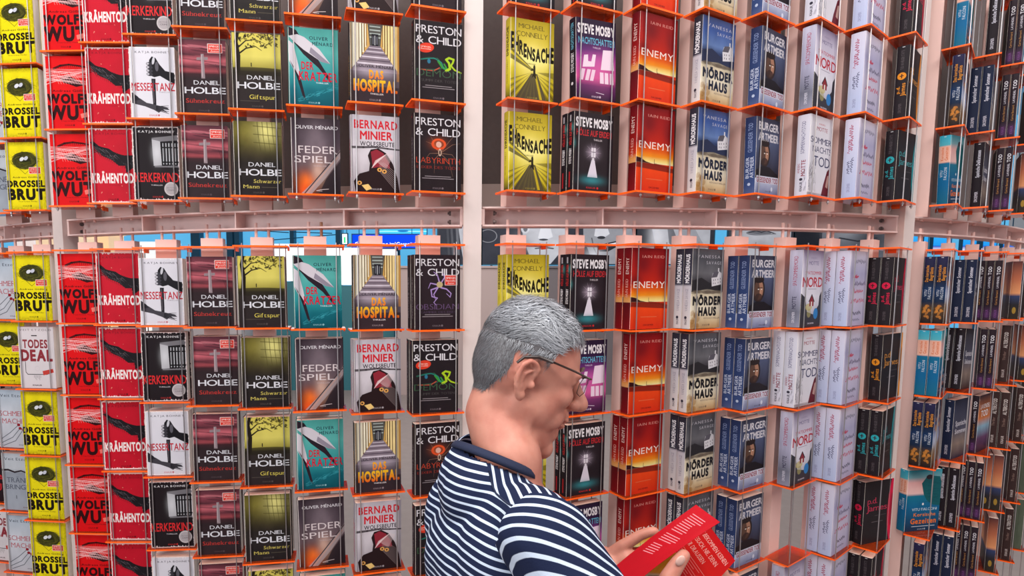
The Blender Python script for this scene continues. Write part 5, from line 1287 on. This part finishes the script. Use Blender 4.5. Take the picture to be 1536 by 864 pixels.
    # eyes
    for s in (-1, 1):
        bm = Blob(); bm.ell(H(.0745, s*.030, .013), (.0100*HS,)*3, HR, 16)
        e = bpy.data.meshes.new('eye'); bm.bm.to_mesh(e); bm.bm.free(); e.materials.append(mat('eye white', (.75, .7, .68), .2)); put('eye', e)
    M_dk = mat('dark spectacle frame', (.035, .022, .02), .3); M_len = bpy.data.materials.new('spectacle lens'); M_len.use_nodes = True
    nt = M_len.node_tree; nt.nodes.clear(); o_ = nt.nodes.new('ShaderNodeOutputMaterial'); t_ = nt.nodes.new('ShaderNodeBsdfTransparent'); t_.inputs[0].default_value = (.86, .9, .9, 1); g_ = nt.nodes.new('ShaderNodeBsdfGlossy'); g_.inputs['Roughness'].default_value = .03; x_ = nt.nodes.new('ShaderNodeMixShader'); x_.inputs[0].default_value = .14
    nt.links.new(t_.outputs[0], x_.inputs[1]); nt.links.new(g_.outputs[0], x_.inputs[2]); nt.links.new(x_.outputs[0], o_.inputs[0])
    for c_, r_, q_ in ((ray(1020.5, 841, .789), (.0062, .0022, .0085), 38),):
        bm = Blob(); bm.ell(c_, r_, Matrix.Rotation(math.radians(q_), 3, 'Y'), 14); e = bpy.data.meshes.new('thumbnail'); bm.bm.to_mesh(e); bm.bm.free(); e.materials.append(mat('finger nail', (.66, .40, .34), .25)); [setattr(p_, 'use_smooth', True) for p_ in e.polygons]; put('nail', e)
    # spectacles: temples from behind the ear to the hinge, rims, bridge, lenses
    g = MB(); g.tube([H(.1020, -.010, .0375), H(.1045, 0, .0395), H(.1020, .010, .0375)], .0012, 6)
    tmpl = []
    for s in (-1, 1):
        tmpl.append(MB()); tmpl[-1].tube([H(-.044, s*.080, .020), H(-.036, s*.083, .032), H(-.012, s*.083, .040), H(.015, s*.081, .040)], [.0022, .0026, .0028, .0028], 8)
    sp = g.build('spectacles', M_dk, smooth=True); put('spectacles', sp)
    for t_m in tmpl: to_ = t_m.build('temple', M_dk, smooth=True); to_.parent = sp
    g = MB()
    for s in (-1, 1):
        g.tube([H(.014, s*.081, .0405), H(.060, s*.078, .0385), H(.0920, s*.070, .036)], .0019, 6)
        g.tube([H(.0920, s*.070, .036), H(.1000, s*.058, .036), H(.1040, s*.035, .037), H(.1050, s*.014, .035)], .0017, 6)
        g.tube([H(.0920, s*.066, .034), H(.0960, s*.060, .012), H(.0990, s*.040, .003), H(.1000, s*.020, .006), H(.1020, s*.013, .022), H(.1050, s*.014, .034)], .0006, 5)
    g.tube([H(.1050, -.014, .033), H(.1060, 0, .036), H(.1050, .014, .033)], .0013, 6)
    fr = g.build('rim', mat('slim bronze rim', (.06, .035, .03), .35, .3), smooth=True); fr.parent = sp
    for s in (-1, 1):
        pts = [H(.0920, s*.067, .034), H(.0960, s*.060, .012), H(.0990, s*.040, .003), H(.1000, s*.020, .006), H(.1020, s*.013, .022), H(.1050, s*.014, .034), H(.1040, s*.035, .036), H(.1000, s*.056, .035)]
        l = mesh_obj('lens', pts, [tuple(range(8))], M_len, sp)
    # hair: a close cap plus thousands of short strands
    rs = random.Random(77)
    def scalp_z(x, y):   # lower edge of the hair in head units, by position front to back
        if x > .062: return .098 - 2.2*max(0, .085-x) if x < .085 else .105
        if x > .028: return .040 + (x-.028)*1.1
        if x > -.030: return .034
        if x > -.055: return .034 - (-.030-x)*2.2
        return -.030
    def hair_r(dx, dy, dz):   # radius of the cap in direction d, matching skull
        return 1.0
    from mathutils.bvhtree import BVHTree
    bvb = BVHTree.FromPolygons([tuple(c) for c in coords(me)], [tuple(p.vertices) for p in me.polygons])
    HC0 = H(-.010, 0, .030); HI = HR.transposed()
    def root_at(th, ph):
        d = HR @ Vector((math.sin(th)*math.cos(ph), math.sin(th)*math.sin(ph), math.cos(th)))
        h = bvb.ray_cast(HC0+d*.2, -d)
        if h[0] is None: return None
        l = (HI @ (h[0]-HC))/HS; l = Vector((l.x/XS, l.y, l.z))
        return l, (HI @ h[1]).normalized()
    def hairline(x, y):
        y = abs(y)
        if x > .045: return .098-.30*max(0, .082-x)-.10*y
        if x > .016: return .043+(x-.016)*1.45
        if x > -.040: return .030 if x > -.030 else .024
        return max(-.050, .024+( x+.040)*2.4)
    V = []; Fh = []; segs = 110; rings = 64; inf = []
    for i in range(rings+1):
        th = .02+PI*i/rings*.76
        for j in range(segs):
            q0 = root_at(th, 2*PI*j/segs)
            if q0 is None: V.append(HC); inf.append(False); continue
            l, n = q0; lim = hairline(l.x, l.y)
            if abs(l.y) > .068 and -.048 < l.x < .006 and l.z < .040: V.append(H(*l)); inf.append(False); continue
            f = max(0.0, min(1.0, (l.z-lim)/.018)); top = max(0, min(1, (l.z-.05)/.07))
            V.append(H(*(l+n*((.0022+.0085*top+.0020*math.sin(l.x*200+l.y*90)*top)*f-.0006)))); inf.append(l.z > lim-.002)
    for i in range(rings):
        for j in range(segs):
            q = [i*segs+j, (i+1)*segs+j, (i+1)*segs+(j+1) % segs, i*segs+(j+1) % segs]
            if all(inf[a] for a in q): Fh.append(tuple(q))
    m = mat('grey hair base', (.10, .092, .10), .85, 0, .5, 160, .6)
    hb = mesh_obj('hair', V, Fh, m, smooth=True); put('hair', hb)
    V = []; Fs = []; cols = []
    for _ in range(17000):
        th = math.acos(1-rs.random()*1.74); ph = rs.random()*2*PI
        q0 = root_at(th, ph)
        if q0 is None: continue
        l, n = q0; x, y, z = l; lim = hairline(x, y)
        if z < lim-.003 + rs.random()*.010: continue
        if abs(y) > .068 and -.048 < x < .006 and z < .040: continue
        top = max(0, min(1, (z-.045)/.06)); back = x < -.04
        if z > .055: fl = Vector((.85, -.30, .25 if x < .03 else -.1))
        elif x < .0: fl = Vector((-.35, 0, -1))
        else: fl = Vector((-.25, 0, -.8))
        k_ = .30+.25*top; fl = fl + Vector((rs.uniform(-k_, k_), rs.uniform(-k_, k_), rs.uniform(-k_, k_)*.8)) + Vector((.25*math.sin(y*130+z*60), .3*math.sin(x*110+z*70), 0))*top
        fl = (fl-n*fl.dot(n)).normalized()
        Ln = (.0095+.021*top)*rs.uniform(.6, 1.25); lift = .20+.42*top*rs.random(); side = fl.cross(n)
        wv = .00045+.00045*top; p = l+n*(.001+.0082*top); base = len(V)
        for k in range(4):
            t = k/3; c = p+fl*Ln*t+n*(lift*Ln*t-.5*Ln*t*t*top)+side*Ln*.15*math.sin(t*3+ph*5); wd = wv*(1-t*.8)
            V.append(H(*(c-side*wd))); V.append(H(*(c+side*wd)))
        for k in range(3): Fs.append((base+2*k, base+2*k+1, base+2*k+3, base+2*k+2))
        clump = .5+.5*math.sin(x*75+y*120+z*45)
        g0 = .16+.30*rs.random()+.46*top*rs.random()*clump; g0 *= (.42 if (z < .045 and back) else (.65 if z < .065 and back else (.8 if z < .05 else 1))); cols.append(g0)  # top strands lightened to paint in highlights; nape strands darker
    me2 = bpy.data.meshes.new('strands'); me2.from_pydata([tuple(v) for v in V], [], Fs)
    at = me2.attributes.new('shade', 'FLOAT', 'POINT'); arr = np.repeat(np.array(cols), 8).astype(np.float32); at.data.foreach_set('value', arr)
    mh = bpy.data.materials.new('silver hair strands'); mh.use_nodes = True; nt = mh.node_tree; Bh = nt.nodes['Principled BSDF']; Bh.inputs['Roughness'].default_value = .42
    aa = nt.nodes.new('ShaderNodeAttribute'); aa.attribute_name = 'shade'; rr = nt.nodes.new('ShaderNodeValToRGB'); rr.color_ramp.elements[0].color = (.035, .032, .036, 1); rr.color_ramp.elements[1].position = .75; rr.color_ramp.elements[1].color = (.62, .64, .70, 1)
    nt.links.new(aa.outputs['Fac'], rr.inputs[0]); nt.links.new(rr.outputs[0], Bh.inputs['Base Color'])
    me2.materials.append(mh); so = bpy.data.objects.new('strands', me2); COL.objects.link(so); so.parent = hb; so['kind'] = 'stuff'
    # eyebrow
    V = []; Fs = []
    for s in (-1, 1):
        for _ in range(220):
            t = rs.random(); y = s*(.014+.034*t); x = .092-.010*t*t; z = .044+.004*math.sin(t*PI)+rs.uniform(-.003, .003)
            a = H(x, y, z); c = H(x+.002, y+s*.006, z+.001); u = H(x, y, z+.0009); V += [a, c, u]; Fs.append((len(V)-3, len(V)-2, len(V)-1))
    eb = mesh_obj('eyebrows', V, Fs, mat('grey brow', (.18, .13, .11), .7)); put('eyebrows', eb)
    # ---- striped shirt
    def loc(a):   # world -> body axes (forward, right, height)
        r = a-np.array(MID); return r@np.array(fw), r@np.array(rt), a[:, 2]
    def stripe_mat(): 
        m = bpy.data.materials.new('navy jersey with white stripes'); m.use_nodes = True; nt = m.node_tree; B = nt.nodes['Principled BSDF']; L = nt.links.new
        B.inputs['Roughness'].default_value = .85; B.inputs['Specular IOR Level'].default_value = .2; B.inputs['Sheen Weight'].default_value = .0
        a = nt.nodes.new('ShaderNodeAttribute'); a.attribute_name = 'course'
        fr = nt.nodes.new('ShaderNodeMath'); fr.operation = 'FRACT'; L(a.outputs['Fac'], fr.inputs[0])
        r = nt.nodes.new('ShaderNodeValToRGB'); r.color_ramp.interpolation = 'LINEAR'; e = r.color_ramp.elements
        nv = (.010, .016, .050, 1); wh = (.56, .64, .78, 1)
        e[0].position = 0; e[0].color = nv; e[1].position = 1; e[1].color = nv
        for p, c in ((.33, nv), (.37, wh), (.63, wh), (.67, nv)): q = e.new(p); q.color = c
        L(fr.outputs[0], r.inputs[0]); L(r.outputs[0], B.inputs['Base Color'])
        tc = nt.nodes.new('ShaderNodeTexCoord'); w = nt.nodes.new('ShaderNodeTexNoise'); w.inputs['Scale'].default_value = 420; bp = nt.nodes.new('ShaderNodeBump'); bp.inputs['Strength'].default_value = .4; bp.inputs['Distance'].default_value = .0008
        L(tc.outputs['Object'], w.inputs['Vector']); L(w.outputs['Fac'], bp.inputs['Height']); L(bp.outputs[0], B.inputs['Normal'])
        return m
    M_str = stripe_mat(); M_navy = mat('navy jersey band', (.010, .016, .048), .85, 0, .1, 300, .3)
    PER = .0136
    b = Blob(); RB = Matrix((fw, -rt, UPV)).transposed()
    def q(u, w, z): return MID+fw*u+rt*w+UPV*z
    b.ell(q(-.005, 0, -.14), (.118, .165, .15), RB, 28); b.ell(q(-.022, 0, -.115), (.105, .130, .115), RB, 28); b.ell(q(.0, 0, -.36), (.120, .150, .22), RB, 28); b.ell(q(0, 0, -.58), (.115, .155, .14), RB, 28)
    b.chain([q(-.010, .02, -.036), q(-.004, .165, -.010)], [.068, .053]); b.chain([q(-.010, -.02, -.036), q(.01, -.14, -.055)], [.066, .052])
    c1, c2, c3 = ray(684, 664, .925), ray(738, 682, .850), ray(803, 712, .905)
    ab, ac = c2-c1, c3-c1; nn = ab.cross(ac); CC = c1+(ac.length_squared*nn.cross(ab)+ab.length_squared*ac.cross(nn))/(2*nn.length_squared); CR = (CC-c1).length; CN = nn.normalized(); CN = CN if CN.z > 0 else -CN
    print('collar', CC, CR, CN)
    b.chain([CC-CN*.016, CC-CN*.05], [CR-.002, CR+.012])
    b.chain([q(-.02, 0, -.04), q(-.045, 0, -.12)], [.070, .07])
    for s in (-1, 1): b.ell(q(-.045, s*.085, -.09), (.060, .075, .095), RB, 20)
    def drape(me, amp, seed):
        co = coords(me); nr = np.empty(len(co)*3); me.vertices.foreach_get('normal', nr); nr = nr.reshape(-1, 3)
        r = np.random.default_rng(seed); d = np.zeros(len(co))
        for k in range(6):
            kv = r.normal(size=3); kv /= np.linalg.norm(kv); kv *= 2*PI/r.uniform(.07, .16); d += np.sin(co@kv+r.uniform(0, 6))
        set_coords(me, co+nr*(d*amp/3)[:, None]); return coords(me)
    me = b.mesh('shirt', .0055, 10); co = drape(me, .0035, 3)
    EYEP = Vector((0, 0, EYE))
    def fit_course(me, groups, g0):
        """stripe planes laid so that the given sightings fall on whole courses"""
        bv = BVHTree.FromPolygons([tuple(c) for c in coords(me)], [tuple(p.vertices) for p in me.polygons])
        A = []; y = []
        for n_, pts in groups:
            for px, py in pts:
                d = (ray(px, py, 1.0)-EYEP).normalized(); h = bv.ray_cast(EYEP, d)
                if h[0] is None: continue
                A.append([*(h[0]-MID), 1]); y.append(n_+.5)
        A = np.array(A); y = np.array(y); x0 = np.array([*g0, 0.0]); x0[3] = (y-A@x0).mean()
        lam = np.diag([.03, .03, .03, 1e-6])*.15; dx = np.linalg.solve(A.T@A+lam, A.T@(y-A@x0)); x = x0+dx
        print('course', name_, len(y), np.round(x, 2), 'rms', round(float(np.sqrt(((A@x-y)**2).mean())), 3))
        return x
    def panel_mesh(me, cuts, keep, course, name):
        """cut the cloth cleanly along the seam planes, then number the stripe courses on each side"""
        bm = bmesh.new(); bm.from_mesh(me)
        for pc, pn_ in cuts:
            r = bmesh.ops.bisect_plane(bm, geom=bm.verts[:]+bm.edges[:]+bm.faces[:], plane_co=pc, plane_no=pn_)
            ed = [e for e in r['geom_cut'] if isinstance(e, bmesh.types.BMEdge)]
            bmesh.ops.split_edges(bm, edges=ed)
        dead = [f for f in bm.faces if not keep(f.calc_center_median())]
        bmesh.ops.delete(bm, geom=dead, context='FACES')
        lay = bm.verts.layers.float.new('course')
        for v in bm.verts:
            if v.link_faces: v[lay] = course(v.co, v.link_faces[0].calc_center_median())
        o = bpy.data.meshes.new(name); bm.to_mesh(o); bm.free(); o.materials.clear(); o.materials.append(M_str)
        for p in o.polygons: p.use_smooth = True
        return o
    MM = me; SEAM = -.050
    def uwz(p): r = p-MID; return r.dot(fw), r.dot(rt), r.z
    name_ = 'back'
    gb = fit_course(me, [(0, [(636, 704), (676, 741), (714, 765), (752, 780)]), (3, [(638, 734), (676, 776), (714, 806), (740, 822)]), (5, [(626, 745), (638, 763), (676, 802), (714, 838)]), (-3, [(668, 700), (700, 722), (735, 742)])], (0, 0, -1/PER))
    name_ = 'yoke'
    gy = fit_course(me, [(0, [(734, 692), (750, 735), (765, 778)]), (-1, [(748, 693), (764, 735), (778, 774)]), (-2, [(762, 697), (777, 735), (792, 768)]), (-3, [(775, 702), (790, 732), (806, 762)])], (-1/PER, 0, 0))
    def course(p, c):
        u, w, z = uwz(c); g = gb if (u < SEAM+.05*w) else gy; r = p-MID
        return g[0]*r.x+g[1]*r.y+g[2]*r.z+g[3]+100
    def keep(c):
        d = c-CC; h = d.dot(CN); return not ((d-CN*h).length < CR-.001 and h > -.03)
    sn_ = (fw-rt*.05).normalized()
    sh = put('shirt', panel_mesh(me, [(MID+fw*SEAM, sn_)], keep, course, 'shirt'))
    bvs = BVHTree.FromPolygons([tuple(c) for c in coords(me)], [tuple(p.vertices) for p in me.polygons])
    pts = []
    for k in range(26):
        w_ = -.15+.32*k/25
        p = MID+rt*w_+fw*(SEAM+.05*w_)+UPV*.3; h = bvs.ray_cast(p, -UPV)
        if h[0] is not None and keep(h[0]): pts.append(h[0]+UPV*.0002)
    for part_ in ([p for p in pts if (p-MID).dot(rt) > 0], [p for p in pts if (p-MID).dot(rt) < 0]):
        if len(part_) > 2: put('shoulder_seam', MB().tube(part_, .0016, 6).build('shoulder_seam', M_navy, smooth=True))
    V = []; Fc = []; n = 72
    a0 = CN.cross(Vector((0, 1, 0))).normalized(); a1 = CN.cross(a0); prof = ((.0065, -.0085), (.0055, -.003), (.003, .0025), (.0, .004), (-.003, .003), (-.0035, -.010))
    for k in range(n):
        d_ = a0*math.cos(2*PI*k/n)+a1*math.sin(2*PI*k/n)
        for dr_, up_ in prof: V.append(CC+d_*(CR+dr_)+CN*up_)
    for k in range(n):
        for j in range(6): a = k*6+j; c = ((k+1) % n)*6+j; a2 = k*6+(j+1) % 6; c2 = ((k+1) % n)*6+(j+1) % 6; Fc.append((a, c, c2, a2))
    put('collar', mesh_obj('collar', V, Fc, M_navy, smooth=True))
    # sleeves
    def sleeve(sh_, el, wr, name, r, w, seed):
        b = Blob(); f = (wr-el).normalized()
        b.chain([sh_+w*-.018+UPV*-.010, sh_+(el-sh_)*.35, el, wr-f*.035], [r, r*.93, r*.83, .040]); me = b.mesh(name, .005, 8); co = drape(me, .0035, seed)
        nonlocal name_
        name_ = name
        if w.dot(rt) > 0:
            g = fit_course(me, [(0, [(761, 800), (799, 778), (845, 771)]), (1, [(760, 817), (799, 795), (860, 783)]), (2, [(757, 834), (809, 808), (868, 796)]), (3, [(753, 849), (809, 826), (876, 806)])], tuple((el-sh_).normalized()/PER))
        else: g = [*((el-sh_).normalized()/PER), 0]
        end = (wr-el).length-.006
        def keep_s(c):
            if (c-el).dot(f) > end: return False
            wv = (c-MID).dot(w); bl = sh_.z-.012-c.z
            return not (wv < WC and wv+1.1*bl < WC)
        WC = .168
        def course_s(p, c):
            s2 = (p-el).dot(f)
            if s2 > .02: return s2/PER+100
            r = p-MID; return g[0]*r.x+g[1]*r.y+g[2]*r.z+g[3]+100
        cuts = [(MID+w*WC, w), (MID+w*WC+UPV*(sh_.z-.012-MID.z), (w-UPV*1.1).normalized()), (el+f*end, f), (el+f*.02, f)]
        return put(name, panel_mesh(me, cuts, keep_s, course_s, name))
    sleeve(RSH, REL, RWR, 'sleeve', .064, rt, 8); sleeve(LSH, LEL, LWR, 'sleeve', .062, -rt, 9)
    # ---- trousers and shoes (below the frame)
    b = Blob()
    for s in (-1, 1):
        hip = Vector((MID.x-.02, MID.y, .88))+rt*s*.085; kn = hip-UPV*.41+fw*.02; an = Vector((hip.x-.03, hip.y, .09))
        b.chain([hip, kn, an], [.10, .072, .058])
    b.ell(Vector((MID.x-.02, MID.y, .93)), (.125, .165, .12), RB, 24); me = b.mesh('trousers', .011, 5); me.materials.append(mat('dark blue denim', (.03, .045, .09), .85, 0, .2, 300)); put('trousers', me)
    for s in (-1, 1):
        b = Blob(); an = Vector((MID.x-.05, MID.y, .0))+rt*s*.085
        b.chain([an-fw*.04+UPV*.045, an+fw*.09+UPV*.04, an+fw*.16+UPV*.033], [.043, .042, .032]); me = b.mesh('shoe', .007, 3)
        c2 = coords(me); c2[:, 2] = np.maximum(c2[:, 2], .002); set_coords(me, c2); me.materials.append(mat('black leather shoe', (.03, .028, .03), .4)); put('shoe', me)
    return root
person = build_person()

# ---- the paperback in his hands
def held_book():
    root = empty('open_paperback', ray(1000, 840, .86))
    tag(root, 'open red paperback with folded-out flap, held in both hands', 'book')
    red = F(206, 20, 28).grad([(0, (190, 14, 30)), (.5, (214, 22, 34)), (1, (160, 12, 24))]).noise(.08, 4, 71)
    f = Cv(300, 110, (200, 20, 36)).noise(.10, 4, 72)
    r = random.Random(4)
    for k in range(20):
        x = .36+.029*k
        if k in (5, 10): continue
        f.line(x, .22, x, .24+.5*r.uniform(.65, 1.0)*(1-.2*(k < 5)), .0085, (250, 170, 178), .95)
    g = Cv(300, 300, (222, 24, 20)).grad([(0, (200, 16, 18)), (.6, (226, 26, 20)), (1, (190, 18, 18))]).noise(.08, 4, 73)
    return root, f, g
hb_root, flap_art, back_art = held_book()
def quad_sheet(name, corners, art, parent, nu=10, nv=6, bend=0.0, thick=.0006, label=None):
    """a slightly bowed paper sheet between four corner points (lower left, lower right, upper right, upper left)"""
    a, b, c, d = [Vector(p) for p in corners]
    n = (b-a).cross(d-a).normalized()
    V = []; Fq = []; UV = []
    for j in range(nv+1):
        for i in range(nu+1):
            u, v = i/nu, j/nv
            V.append(a*(1-u)*(1-v)+b*u*(1-v)+c*u*v+d*(1-u)*v+n*bend*4*v*(1-v))
    N = len(V)
    for k in range(N): V.append(V[k]-n*thick)
    for j in range(nv):
        for i in range(nu):
            q = [j*(nu+1)+i, j*(nu+1)+i+1, (j+1)*(nu+1)+i+1, (j+1)*(nu+1)+i]; uv = ((i/nu, j/nv), ((i+1)/nu, j/nv), ((i+1)/nu, (j+1)/nv), (i/nu, (j+1)/nv))
            Fq.append(tuple(q)); UV.append(uv); Fq.append(tuple(N+k for k in reversed(q))); UV.append(tuple(reversed(uv)))
    ring_ = [i for i in range(nu+1)]+[j*(nu+1)+nu for j in range(1, nv+1)]+[nv*(nu+1)+i for i in range(nu-1, -1, -1)]+[j*(nu+1) for j in range(nv-1, 0, -1)]
    for k in range(len(ring_)):
        p, q2 = ring_[k], ring_[(k+1) % len(ring_)]; Fq.append((p, N+p, N+q2, q2)); UV.append(((.01, .01),)*4)
    m = art if isinstance(art, bpy.types.Material) else image_material(name+' print', art, .35, .3)
    o = mesh_obj(name, V, Fq, m, None, uvs=UV, smooth=False); o.parent = parent; o.matrix_parent_inverse = Matrix.Translation(-parent.location)
    if label: o['label'] = label
    return o
# back cover with blurb, lettering running along the spine direction
_t = Cv(300, 200, (222, 24, 20)).grad([(0, (198, 16, 22)), (.5, (230, 28, 22)), (1, (200, 18, 20))]).noise(.08, 4, 74)
_t.text('SIE BEKOMMEN KEINEN', .04, .92, .12, .21, (250, 190, 180), .004, serif=True, track=.08)
_t.text('BESUCH. NIE. DENN', .10, .80, .28, .37, (250, 190, 180), .004, serif=True, track=.08)
_t.text('HIER DRAUSSEN', .10, .62, .44, .53, (250, 190, 180), .004, serif=True, track=.08)
for _k in range(7): _t.line(.06, .62+.045*_k, .80-.1*(_k % 3), .62+.045*_k, .006, (246, 150, 140), .9)
quad_sheet('flap', [ray(908, 862, .842), ray(956, 872, .800), ray(1080, 783, .815), ray(1044, 757, .858)], np.rot90(flap_art.a, 1).copy(), hb_root, 12, 4, .003, label='red flap with rows of fine pale print')
quad_sheet('back_cover', [ray(985, 815, .888), ray(1046, 905, .842), ray(1103, 841, .862), ray(1063, 787, .886)], _t.a, hb_root, 8, 8, .0, label='red back cover with pale capitals')
_c = Cv(120, 160, (236, 120, 20)).grad([(0, (240, 160, 40)), (.45, (250, 176, 60)), (.5, (232, 214, 180)), (.8, (226, 206, 170)), (.85, (220, 90, 20)), (1, (200, 50, 20))]).noise(.1, 5, 75)
for _k in range(4): _c.line(.2, .52+.07*_k, .8, .52+.07*_k, .02, (140, 110, 100), .8)
quad_sheet('front_cover', [ray(940, 895, .830), ray(1000, 900, .822), ray(1030, 830, .850), ray(985, 828, .868)], _c.a, hb_root, 6, 4, 0, label='orange and cream inner cover')
# page block clasped between the covers
pv = [ray(996, 818, .890), ray(1046, 901, .846), ray(1098, 843, .866), ray(1062, 792, .889)]
pn = (pv[1]-pv[0]).cross(pv[3]-pv[0]).normalized()*.012
pn = pn if pn.y > 0 else -pn
pb_ = mesh_obj('page_block', pv+[p+pn for p in pv], [(0, 1, 2, 3), (7, 6, 5, 4), (0, 4, 5, 1), (1, 5, 6, 2), (2, 6, 7, 3), (3, 7, 4, 0)], M_pages); pb_.parent = hb_root; pb_.matrix_parent_inverse = Matrix.Translation(-hb_root.location)
